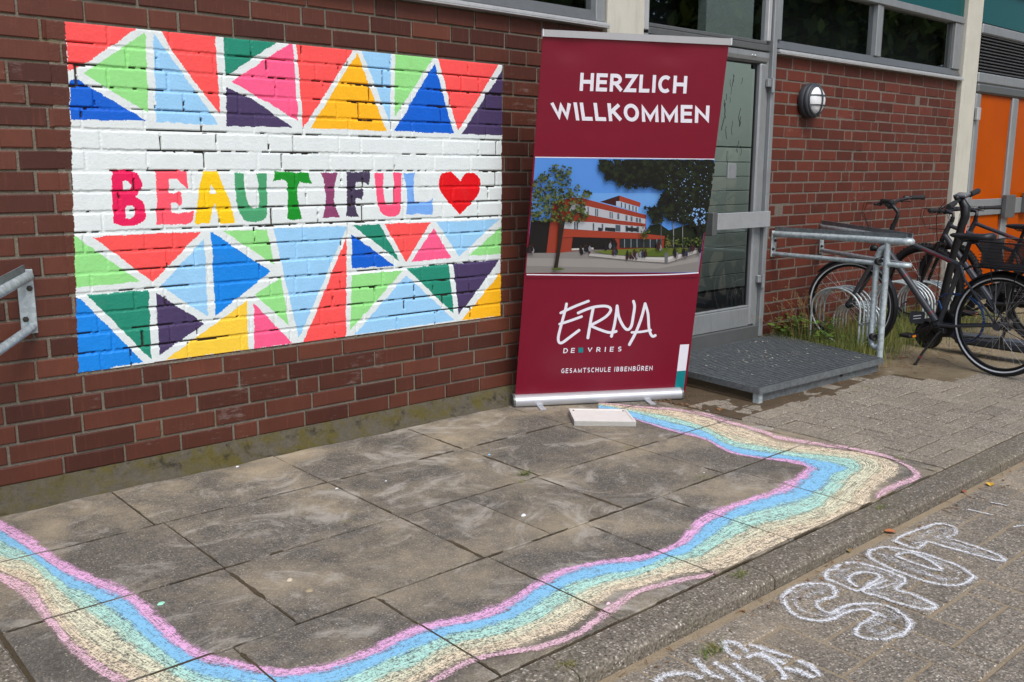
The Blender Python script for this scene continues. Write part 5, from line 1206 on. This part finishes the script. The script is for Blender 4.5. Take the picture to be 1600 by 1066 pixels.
    # saddle
    mb = MB(); mb.tube([SCL+[-.006, 0, .0], SCL+[-.058, 0, .165]], .0138, 12); mb.lathe(SCL+[-.011, 0, .015], (-.3, 0, .95), [(0, .021), (.03, .021)], 14); mesh_obj('seat_post', mb, M['black'], b)
    sx = SCL[0]-.072; sz = SCL[2]+.188; secs = [(.165, .018, .004, .010), (.15, .024, .010, .02), (.10, .028, .014, .028), (.03, .034, .016, .032), (-.03, .055, .016, .036), (-.08, .075, .018, .040), (-.115, .074, .020, .040), (-.135, .050, .018, .030), (-.142, .02, .01, .014)]
    vs = []; n_ = 12
    for x, hw_, up2, th_ in secs:
        for i in range(n_):
            a = 2*math.pi*i/n_; y = hw_*math.cos(a); zz_ = up2*max(0, math.sin(a))**.7*1.0 if math.sin(a) > 0 else th_*math.sin(a)
            vs.append((sx+x, y, sz+zz_+(.006 if x < -.09 else 0)-(.004 if abs(y) > hw_*.8 else 0)))
    mb = MB(); mb.add(vs, [(i*n_+j, i*n_+(j+1) % n_, (i+1)*n_+(j+1) % n_, (i+1)*n_+j) for i in range(len(secs)-1) for j in range(n_)], smooth=True); mb.add(vs[:n_], [tuple(range(n_))[::-1]]); mb.add(vs[-n_:], [tuple(range(n_))])
    sd_ = mesh_obj('saddle', mb, M['saddle'], b)
    mb = MB()
    for y in (.02, -.02): mb.tube([(sx+.12, y*.6, sz-.01), (sx+.06, y, sz-.038), (sx-.05, y, sz-.040), (sx-.10, y*1.5, sz-.02)], .0035, 6)
    mb.bbox((sx-.02, -.022, sz-.055), (sx+.03, .022, sz-.034), .006); mesh_obj('rails', mb, M['black'], sd_)
    # drive
    mb = MB(); mb.lathe(BB+[0, -.055, 0], (0, 1, 0), [(0, .092), (.004, .096), (.006, .092), (.006, .06), (.003, .058)], 36); mesh_obj('chainring', mb, M['black'], b)
    mb = MB(); mb.lathe(BB+[0, -.06, 0], (0, 1, 0), [(0, .012), (.13, .012)], 10); ca = 2.62
    for sg, y in ((1, .068), (-1, -.068)):
        tip = BB+np.array([-math.cos(ca)*.17*sg, y, -math.sin(ca)*.17*sg]); mb.tube([BB+[0, y, 0], tip], [.014, .010], 10)
    ck = mesh_obj('crank', mb, M['black'], b)
    for sg, y in ((1, .125), (-1, -.125)):
        tip = BB+np.array([-math.cos(ca)*.17*sg, y, -math.sin(ca)*.17*sg]); mb = MB(); mb.bbox(tip-[.045, .045, .012], tip+[.045, .045, .012], .006); mb.tube([tip-[0, sg*.06, 0], tip], .006, 8); mesh_obj('pedal', mb, M['black'], ck)
        mesh_obj('pedal_reflector', MB().bbox(tip+[.0455, -.018, -.007], tip+[.049, .018, .007], .001).bbox(tip+[-.049, -.018, -.007], tip+[-.0455, .018, .007], .001), M['orange'], ck)
    mb = MB(); cy_ = -.052; mb.tube([BB+[0, cy_, .094], RH+[0, cy_, .045], RH+[-.045, cy_, 0], RH+[0, cy_, -.045], RH+[.02, cy_, -.10], BB+[0, cy_, -.094], BB+[.094, cy_, 0]], .0042, 6, closed=True); mesh_obj('chain', mb, M['bolt'], b)
    mb = MB(); mb.lathe(RH+[0, -.052, 0], (0, 1, 0), [(0, .05), (.006, .048), (.02, .035)], 24); mb.obox(RH+[.0, -.055, -.03], RH+[.03, -.055, -.13], .012, .02); mb.lathe(RH+[.03, -.06, -.13], (0, 1, 0), [(0, .024), (.01, .024)], 12); mesh_obj('derailleur', mb, M['bolt'], b)
    if kick:
        mb = MB(); k0 = BB+np.array([-.055, .045, -.03]); mb.bbox(k0-[.022, .03, .02], k0+[.022, .012, .02], .006); mb.tube([k0, k0+[.02, .02, -.03], k0+[.075, .10, -.17], k0+[.10, .14, -.262]], [.011, .010, .009, .009], 10); mb.tube([k0+[.093, .131, -.235], k0+[.103, .144, -.268]], .013, 10)
        kk = mesh_obj('kickstand', mb, M['black'], b); mb = MB(); mb.tube([k0+[.078, .106, -.184], k0+[.082, .111, -.195]], .0115, 10); mesh_obj('red_collar', mb, M['decal_red'], kk)
    if rack_:
        mb = MB(); z = R*2+.035
        for y in (.06, -.06): mb.tube([(.22, y, z), (-.22, y, z)], .005, 8); mb.tube([(.06, y*1.1, z), (.0, y*1.25, R+.02)], .0045, 6); mb.tube([(-.13, y*1.1, z), (-.0, y*1.25, R+.02)], .0045, 6)
        for x in (.22, .1, -.03, -.16, -.22): mb.tube([(x, .06, z), (x, -.06, z)], .0045, 6)
        mb.tube([(.22, .0, z), (.30, 0, z-.04)], .006, 6); mesh_obj('luggage_rack', mb, M['black'], b)
    if basket:
        z0, z1 = R*2+.045, R*2+.215; mb = MB(); X0, X1, Y0, Y1 = -.30, .10, -.14, .14; fl = 1.08
        def bk(s_, t_, z):           # walk round the rim
            f_ = 1+(fl-1)*(z-z0)/(z1-z0); c4 = [(X1, Y1), (X0, Y1), (X0, Y0), (X1, Y0)]; k_ = int(s_) % 4; u = s_-int(s_); a, c_ = np.array(c4[k_]), np.array(c4[(k_+1) % 4]); p = a*(1-u)+c_*u; return (-.02+(p[0]+.02)*f_, p[1]*f_, z)
        for z in (z0, z1): mb.tube([bk(k_, 0, z) for k_ in (0, 1, 2, 3)], .0042, 6, closed=True)
        wires = MB(); 
        for i in range(200):
            s_ = i*4/200; s2 = s_+.22; s3 = s_-.22
            for e in (s2, s3):
                if int(s_+4) % 4 == int(e+4) % 4: wires.tube([bk((s_+4) % 4, 0, z0), bk((e+4) % 4, 0, z1)], .0016, 3, False)
        for z in np.linspace(z0, z1, 9): wires.tube([bk(k_, 0, z) for k_ in (0, 1, 2, 3)], .0014, 3, closed=True)
        for x in np.linspace(X0, X1, 34): wires.tube([(x, Y0, z0), (x, Y1, z0)], .0008, 3, False)
        for y in np.linspace(Y0, Y1, 22): wires.tube([(X0, y, z0), (X1, y, z0)], .0008, 3, False)
        bko = mesh_obj('basket', mb, M['black'], b); mesh_obj('wire_mesh', wires, M['black'], bko)
        mesh_obj('liner', MB().box((X0+.01, Y0+.012, z0+.002), (X1-.01, Y1-.012, z0+.008)), M['black'], bko)
    return b
bike('dark grey trekking bicycle with red lettering and wire basket, nearest the camera', (5.407, -1.618), math.radians(79.5), 'frame_dark', steer=math.radians(16), lean=math.radians(-2.0))
bike('black mountain bicycle with fat knobby tyres in the rack behind the scooter', (6.81, -1.43), math.radians(80), 'frame_grey', R=.365, tr=.028, wb=1.10, steer=math.radians(6), knob=True, fender=False, basket=False, bar='flat', rack_=False, light=False, kick=False, decal=False)
bike('grey bicycle with red lettered down tube, farthest right in front of orange panels', (7.36, -1.42), math.radians(81), 'frame_grey', R=.355, tr=.026, wb=1.12, steer=math.radians(-8), knob=True, fender=False, basket=False, bar='flat', rack_=False, light=False, kick=True)
# cable lock and disc lock
w0 = G(1466, 516); 
def atx(u, v, x): return onplane(u, v, (x, 0, 0), np.array([1., 0, 0]))
mb = MB(); lk = [atx(u, v, x) for u, v, x in ((1468,464,5.62),(1480,460,5.55),(1500,461,5.50),(1520,468,5.47),(1534,484,5.46),(1537,505,5.46),(1530,524,5.50),(1512,534,5.60),(1490,520,5.66),(1474,490,5.68),(1466,470,5.66))]
mb.tube(smooth(lk, 5), .0085, 8); tag(mesh_obj('cable_lock', mb, M['blue_cable'], None, lk[3]), 'blue spiral cable lock looped through the rear wheel of the dark bicycle', 'bike lock')
lp = atx(1433, 496, 5.62); dl_ = thing('disc_lock', 'black rounded lock hanging by the dark bicycle near its pedal', 'bike lock', lp)
vd = CAM-lp; vd /= np.linalg.norm(vd); sx_ = np.cross([0, 0, 1], vd); sx_ /= np.linalg.norm(sx_); vz_ = np.cross(vd, sx_)
def rrect(w_, h_, r0, c_, dep):
    pts = []
    for cx, cy, a0 in ((w_-r0, h_-r0, 0), (-w_+r0, h_-r0, 90), (-w_+r0, -h_+r0, 180), (w_-r0, -h_+r0, 270)):
        for a in (0, 30, 60, 90): t_ = math.radians(a0+a); pts.append(c_+sx_*(cx+r0*math.cos(t_))+vz_*(cy+r0*math.sin(t_))+vd*dep)
    return pts
mesh_obj('lock_body', MB().prism(rrect(.05, .045, .018, lp, -.02), vd*.035), M['black'], dl_)
mb = MB()
for (a, b) in ((-.026, .026),): mb.prism([lp+sx_*a*1.0+vz_*.004+vd*.0155, lp+sx_*b+vz_*.014+vd*.0155, lp+sx_*b+vz_*.020+vd*.0155, lp+sx_*a+vz_*.010+vd*.0155], vd*.001); mb.prism([lp+sx_*a-vz_*.016+vd*.0155, lp+sx_*b-vz_*.006+vd*.0155, lp+sx_*b-vz_*.001+vd*.0155, lp+sx_*a-vz_*.011+vd*.0155], vd*.001)
mesh_obj('pale_mark', mb, M['reflect'], dl_)
mesh_obj('shackle', MB().tube([lp-sx_*.04+vz_*.02-vd*.01, lp-sx_*.09+vz_*.03-vd*.03, lp-sx_*.11+vz_*.09-vd*.05, lp-sx_*.07+vz_*.12-vd*.06], .006, 8), M['black'], dl_)

# ------------------------------------------------------------------ electric scooter
es = local(thing('electric_scooter', 'black electric scooter with thick curved column parked behind the basket bicycle', 'scooter', (5.97, -1.62, GZ))); es.rotation_euler = (0, 0, math.radians(86))
mb = MB(); mb.bbox((-.05, -.085, .085), (.52, .085, .15), .016); mb.obox((.50, 0, .12), (.66, 0, .20), .11, .05); mesh_obj('deck', mb, plain('deck_black', S(44, 47, 52), .6), es)
mb = MB(); mb.bbox((.0, -.068, .151), (.48, .068, .155), .002); mesh_obj('foot_mat', mb, plain('mat_grey', S(66, 72, 78), .8, 0, .08), es)
mb = MB(); mb.tube([(.70, 0, .17), (.665, 0, .45), (.625, 0, .72), (.585, 0, .92), (.56, 0, 1.02), (.565, 0, 1.09), (.60, 0, 1.145)], [.030, .028, .027, .027, .032, .034, .026], 14); mesh_obj('column', mb, M['frame_black'], es)
for x, nm in ((.76, 'f'), (-.16, 'r')):
    mb = MB(); mb.tube(ring(.082, 40, x, .11), .028, 12, closed=True); wh = mesh_obj('wheel', mb, M['rubber'], es); mb = MB(); mb.lathe((x, -.03, .11), (0, 1, 0), [(0, .055), (.06, .055)], 24); mesh_obj('hub', mb, M['black'], wh)
mb = MB(); mb.tube([(.70, .045, .19), (.76, .045, .11)], .014, 8); mb.tube([(.70, -.045, .19), (.76, -.045, .11)], .014, 8); mb.bbox((.68, -.055, .17), (.74, .055, .22), .01); mb.tube([(-.03, .05, .12), (-.16, .05, .11)], .014, 8); mb.tube([(-.03, -.05, .12), (-.16, -.05, .11)], .014, 8); mesh_obj('fork', mb, M['frame_black'], es)
for cx, a0, a1 in ((.76, .5, 2.4), (-.16, .6, 2.8)):
    mb = MB(); vs = []; ths = np.linspace(a0, a1, 14)
    for t_ in ths:
        for y, dr_ in ((-.04, -.02), (-.02, 0), (.02, 0), (.04, -.02)): vs.append((cx+(.125+dr_)*math.cos(t_), y, .11+(.125+dr_)*math.sin(t_)))
    mb.add(vs, [(i*4+j, i*4+j+1, (i+1)*4+j+1, (i+1)*4+j) for i in range(13) for j in range(3)], smooth=True); mesh_obj('mudguard', mb, M['black'], es)
mb = MB(); HBp = np.array([.60, 0, 1.15]); mb.tube([HBp+[-.02, .24, .0], HBp+[0, .1, .0], HBp+[0, -.1, 0], HBp+[-.02, -.24, .0]], .015, 10); hb_ = mesh_obj('handlebar', mb, M['black'], es)
for sg in (1, -1):
    mb = MB(); mb.tube([HBp+[-.01, sg*.14, 0], HBp+[-.02, sg*.26, 0], HBp+[-.021, sg*.272, 0]], [.020, .022, .018], 12); mesh_obj('grip', mb, M['rubber'], hb_)
    mb = MB(); mb.tube([HBp+[.02, sg*.09, -.01], HBp+[.05, sg*.12, -.02], HBp+[.05, sg*.22, -.025]], .007, 8); mesh_obj('brake_lever', mb, M['black'], hb_)
mesh_obj('display', MB().bbox(HBp+[-.05, -.05, .018], HBp+[.045, .05, .036], .008), plain('display_glass', S(96, 100, 108), .15), hb_)
mesh_obj('bell', MB().lathe(HBp+[0, .09, .012], (0, 0, 1), [(0, .014), (.015, .022), (.03, .016), (.034, .001)], 14), M['black'], hb_)
for _o in [hb_]+list(hb_.children):            # bar tipped down to its left side
    for _v in _o.data.vertices: _v.co.z -= (_v.co.y-HBp[1])*.20; _v.co.x -= (_v.co.y-HBp[1])*.12
mesh_obj('orange_cable', MB().tube(smooth([HBp+[.0, -.05, .0], HBp+[.0, -.085, -.04], HBp+[-.02, -.085, -.12], HBp+[-.03, -.05, -.2], HBp+[-.035, -.03, -.26]], 6), .0045, 8), M['orange_cable'], es)
mesh_obj('brake_cable', MB().tube(smooth([HBp+[.05, .13, -.02], HBp+[.10, .14, -.12], HBp+[.10, .10, -.32], HBp+[.09, .06, -.5], HBp+[.10, .045, -.8]], 6), .003, 6), M['black'], es)

# ------------------------------------------------------------------ growth: grass, weeds, dry stalks, tufts, leaves
def blade(mb, p, h, lean, az, wd, tint, n=3):
    d = np.array([math.cos(az), math.sin(az), 0]); s_ = np.array([-d[1], d[0], 0]); vs = []
    for i in range(n+1):
        t_ = i/n; c_ = np.array(p)+d*lean*t_*t_+np.array([0, 0, h*(t_-.25*t_*t_*min(1, lean/h))]); w_ = wd*(1-t_*.92)/2; vs += [c_-s_*w_, c_+s_*w_]
    mb.add(vs, [(2*i, 2*i+1, 2*i+3, 2*i+2) for i in range(n)], tint=tint)
rg = random.Random(9); mb = MB()
def dens(x, y):
    e = edge(x)
    if y > -.02 or y < e-.05 or x < 5.0: return 0
    v = .75*math.exp(-((y+.42)/.28)**2)+.5*math.exp(-((y+.1)/.14)**2)+.9*math.exp(-((y+.62)/.16)**2-((x-5.25)/.35)**2)
    if x < 5.9: v *= 1.15
    elif x > 6.6: v *= .55
    return v*(.5+.8*vnoise(np.array([[x]]), np.array([[y]]), 6, 40)[0, 0])
c_ = 0
while c_ < 13000:
    x, y = rg.uniform(5.0, 8.2), rg.uniform(-1.2, -.01)
    if rg.random() > dens(x, y): continue
    dry = rg.random() < .34; h = rg.uniform(.04, .15)*(1.5 if rg.random() < .18 else 1)
    blade(mb, (x, y, GZ-.004), h, rg.uniform(.01, .07), rg.uniform(0, 6.28), rg.uniform(.002, .0045), rg.uniform(.6, 1) if dry else rg.uniform(.02, .5)); c_ += 1
struct(tag(mesh_obj('grass', mb, M['grass']), 'rough green and straw coloured grass around the bike racks', 'grass'), 'stuff')
mb = MB()
for i in range(60):
    x, y = rg.uniform(5.1, 6.0), rg.uniform(-.35, -.02); h = rg.uniform(.25, .62); az = rg.uniform(1.8, 4.6); ln_ = rg.uniform(.05, .32); P = []
    for t_ in np.linspace(0, 1, 8): P.append((x+ln_*t_**2*math.cos(az), min(-.01, y+ln_*.5*t_**2*math.sin(az)), GZ+h*(t_-.22*t_**3)))
    mb.tube(P, [.0013]*7+[.0006], 4, False)
    for j in range(7):
        q_ = np.array(P[-1-j//3]); mb.tube([q_, q_+[rg.uniform(-.03, .03), rg.uniform(-.02, .0), rg.uniform(-.05, .01)]], .0009, 3, False)
struct(tag(mesh_obj('dry_grass', mb, M['dry']), 'tall dry grass stalks standing against the brick wall', 'grass'), 'stuff')
def weed(loc, n, r0, label, group=None, sc=1.):
    t = thing('weed', label, 'weed', loc, 0, group); mb = MB(); st = MB()
    for i in range(n):
        a = rg.uniform(0, 6.28); rr_ = r0*math.sqrt(rg.random()); b = np.array([loc[0]+rr_*math.cos(a)*.5, min(-.012, loc[1]+rr_*math.sin(a)*.5), loc[2]]); tp = b+[rr_*.6*math.cos(a), rr_*.4*math.sin(a), rg.uniform(.05, .16)*sc]
        tp[1] = min(tp[1], -.02); st.tube([b, (b+tp)/2+[0, 0, .01], tp], .0016, 4, False); L = rg.uniform(.022, .045)*sc; az = rg.uniform(0, 6.28); d = np.array([math.cos(az), math.sin(az), rg.uniform(-.3, .4)]); s_ = np.array([-d[1], d[0], rg.uniform(-.2, .2)])
        mb.add([tp, tp+d*L*.35+s_*L*.35, tp+d*L*.8+s_*L*.25, tp+d*L*1.1, tp+d*L*.8-s_*L*.25, tp+d*L*.35-s_*L*.35], [(0, 1, 2, 3), (0, 3, 4, 5)], tint=rg.uniform(.05, .95))
    mesh_obj('leaves', mb, M['weed'], t); mesh_obj('stems', st, M['weed'], t)
weed((5.36, -.16, GZ), 110, .30, 'leafy green weed at the wall foot behind the grating step', None, 1.5)
weed((5.45, -.55, GZ), 60, .26, 'low leafy weed growing between the front rack hoops')
weed((6.6, -.06, GZ), 35, .2, 'green weed clump at the wall foot behind the bicycle frame')
def tuft(loc, n, h, label, dry=.3, sp=.02):
    mb = MB()
    for i in range(n): blade(mb, (loc[0]+rg.gauss(0, sp), loc[1]+rg.gauss(0, sp*.5), loc[2]-.003), rg.uniform(.3, 1)*h, rg.uniform(.4, 1.6)*h, rg.uniform(0, 6.28), rg.uniform(.002, .0042), rg.uniform(.6, 1) if rg.random() < dry else rg.uniform(0, .4))
    tag(mesh_obj('grass_tuft', mb, M['grass'], None, loc), label, 'grass tuft', 'grass tufts growing in the joints')
for (u, v, z), n, h, lb, dry, sp in (((820, 742, GZ), 70, .035, 'green grass tuft at the slab crossing in the middle of the pavement', .15, .014), ((815, 753, GZ), 50, .012, 'short brown dead tuft just below the green one mid pavement', 1, .016), ((1098, 747, GZ), 34, .02, 'thin dry tuft in the slab joint near the inner pink line', .7, .03),
    ((1155, 899, GZ), 60, .022, 'yellowish grass tuft at the back edge of the kerb above the letter S', .4, .02), ((1112, 1019, LZ), 70, .035, 'green and brown grass tuft against the lower chalk scrawl', .3, .022), ((1377, 793, GZ), 40, .022, 'dark spiky tuft behind the kerb by the rose chalk corner', .4, .014),
    ((1404, 718, GZ), 22, .03, 'small sparse dark weed tuft on the path edging', .2, .02), ((884, 1040, GZ), 50, .02, 'straw coloured tuft at the kerb joint near the bottom edge', .8, .02), ((985, 699, GZ), 40, .012, 'flat brown tuft in the joint below the white tray', 1, .03), ((545, 815, GZ), 40, .010, 'flat dry tuft at the slab crossing below the mural', 1, .025),
    ((1352, 605, GZ), 50, .02, 'dry grass fringe at the path edge below the grating step corner', .7, .05), ((1215, 615, GZ), 40, .016, 'straw tuft at the front foot of the grating step', .9, .04), ((1330, 610, GZ), 40, .012, 'green moss tuft in a path joint', .1, .03)):
    p = G(u, v, z); tuft(p, n, h, lb, dry, sp)
def leaf(u, v, z, L, az, c_, label):
    p = G(u, v, z); mb = MB(); d = np.array([math.cos(az), math.sin(az), 0]); s_ = np.array([-d[1], d[0], 0]); k_ = [(-.5, 0, 0), (-.25, .28, .10), (.1, .36, .12), (.35, .2, .06), (.55, 0, .02), (.35, -.22, .10), (.1, -.34, .16), (-.25, -.26, .12), (0, 0, .03)]
    P = [p+d*a*L+s_*b*L+[0, 0, .003+cz*L] for a, b, cz in k_]; mb.add(P, [(i, (i+1) % 8, 8) for i in range(8)]); mb.add([q_-[0, 0, .0008] for q_ in P], [((i+1) % 8, i, 8) for i in range(8)])
    tag(mesh_obj('fallen_leaf', mb, plain('leaf_colour', c_, .6), None, p), label, 'leaf', 'fallen leaves')
leaf(1547, 758, LZ, .05, .4, S(222, 176, 62), 'bright yellow fallen leaf lying on the lower paving'); leaf(1391, 832, LZ, .045, 2.2, S(176, 108, 66), 'reddish brown leaf below the kerb near the letter T'); leaf(1505, 769, LZ, .03, 1.2, S(168, 96, 70), 'small rust coloured leaf close under the kerb, left of the yellow leaf'); leaf(1326, 861, LZ, .035, .8, S(150, 126, 84), 'small tan leaf under the kerb near the letter O')
leaf(1125, 641, GZ, .06, .6, S(142, 104, 66), 'curled brown leaf on the path in front of the step'); leaf(1410, 560, GZ, .05, 2.6, S(150, 98, 72), 'brown leaf on the earth beside the kickstand')
mb = MB()
for i in range(760):
    if i >= 420: i = 230+i % 120
    if i < 230: x, y = rg.uniform(3.2, 4.9), rg.gauss(-1.0, .09); x = x if rg.random() < .6 else rg.uniform(3.2, 3.12); y = y if x > 3.6 else rg.uniform(-1.0, -.35)
    elif i < 330: x, y = rg.uniform(4.9, 7), rg.uniform(-1.3, -.8)
    else: x, y = rg.uniform(0, 5), rg.uniform(-2.52, -2.42)
    z = GZ+.006 if y > -2.41 else LZ+.003; L = rg.uniform(.006, .03); az = rg.uniform(0, 3.14); d = np.array([math.cos(az), math.sin(az), rg.uniform(-.15, .25)]); p = np.array([x, y, z])
    if rg.random() < .6: mb.tube([p, p+d*L*1.6], .0013, 4, False)
    else: s_ = np.array([-d[1], d[0], .1]); mb.add([p, p+d*L*.5+s_*L*.3, p+d*L, p+d*L*.5-s_*L*.3], [(0, 1, 2, 3)], tint=rg.random())
struct(tag(mesh_obj('leaf_litter', mb, leaf_mat('litter', S(92, 68, 44), S(150, 112, 76))), 'dry twigs and leaf crumbs scattered along the step and kerb', 'litter'), 'stuff')
for u, v, c_, s_, lb in ((603, 752, (226,228,230), .006, 'white chalk crumb on the slab below the mural'), (818, 806, (232,232,232), .013, 'largest white chalk crumb, on the slab under the green tuft'), (764, 711, (150,205,240), .008, 'pale blue chalk crumb on a slab left of the green tuft'), (526, 764, (226,226,226), .008, 'white chalk crumb beside the slab crossing'), (252, 944, (160,226,196), .012, 'mint green chalk crumb beside the rainbow on the left'),
    (371, 650+5, (225,225,220), .010, 'white crumb at the wall foot under the mural'), (453, 907, (205,190,165), .013, 'flat tan pebble on the slab in front'), (484, 924, (160,146,118), .014, 'flat brown pebble on the slab in front'), (1100, 739, (200,200,196), .006, 'tiny pale crumb by the slab joint'), (780+436/2.56, 600+880/2.56, (240,200,215), .010, 'pink chalk crumb between the orange and rose lines')):
    p = G(u, v if v > 700 else 730); mb = MB(); n_ = 9; r_ = random.Random(int(u))
    a = [p+[s_*r_.uniform(.7, 1.2)*math.cos(t_), s_*.7*r_.uniform(.7, 1.2)*math.sin(t_), .001] for t_ in np.linspace(0, 6.28, n_, endpoint=False)]; bq = [p+(q_-p)*.6+[0, 0, s_*.45] for q_ in a]
    mb.add(a+bq, [(i, (i+1) % n_, n_+(i+1) % n_, n_+i) for i in range(n_)]+[tuple(range(n_, 2*n_))], smooth=False); tag(mesh_obj('pebble' if 'pebble' in lb else 'chalk_crumb', mb, plain('crumb', S(*c_), .9), None, p), lb, 'pebble' if 'pebble' in lb else 'chalk piece', 'chalk crumbs and pebbles on the slabs')

# ------------------------------------------------------------------ trees across the yard, seen mirrored in the window glass
def tree(x, y, h, seed, label):
    r = np.random.default_rng(seed); t = thing('tree', label, 'tree', (x, y, LZ), 0, 'trees across the yard')
    mb = MB(); mb.tube([(x, y, LZ-.1), (x+.1, y, h*.3), (x-.1, y+.1, h*.6), (x, y, h*.9)], [.28, .22, .14, .04], 10)
    for i in range(8):
        a = r.uniform(0, 6.28); z = h*r.uniform(.3, .7); mb.tube([(x, y, z), (x+1.2*math.cos(a), y+1.2*math.sin(a), z+.7), (x+2.4*math.cos(a), y+2.4*math.sin(a), z+1.1)], [.09, .06, .02], 6)
    mesh_obj('trunk', mb, M['bark'], t)
    n = 8000; cl = r.normal(0, 1, (46, 3)); cl /= np.linalg.norm(cl, axis=1, keepdims=True); cl *= (r.random((46, 1))**.33); cl = cl*[3.4, 3.4, h*.40]+[x, y, h*.60]
    c0 = cl[r.integers(0, 46, n)]+r.normal(0, .52, (n, 3)); d1 = r.normal(0, 1, (n, 3)); d1 /= np.linalg.norm(d1, axis=1, keepdims=True); d2 = np.cross(d1, r.normal(0, 1, (n, 3))); d2 /= np.linalg.norm(d2, axis=1, keepdims=True); s_ = r.uniform(.16, .30, (n, 1))
    mb = MB()
    V = np.stack([c0-d1*s_, c0+d2*s_*.5, c0+d1*s_, c0-d2*s_*.5], 1); ti = np.clip(r.normal(.45, .25, n), .01, .99)
    for q_, tq in zip(V, ti): mb.add(q_, [(0, 1, 2, 3)], tint=float(tq))
    mesh_obj('crown', mb, M['tree'], t)
for i, (x, y, h) in enumerate(((20, -10.5, 9), (25.5, -14, 11), (31, -12, 10), (37, -17, 12), (14.5, -14, 10))):
    tree(x, y, h, 50+i, ('tall leafy tree across the yard, %s' % ('nearest the orange doors', 'second along the row', 'third along the row', 'farthest along the row', 'opposite the glass door')[i]))
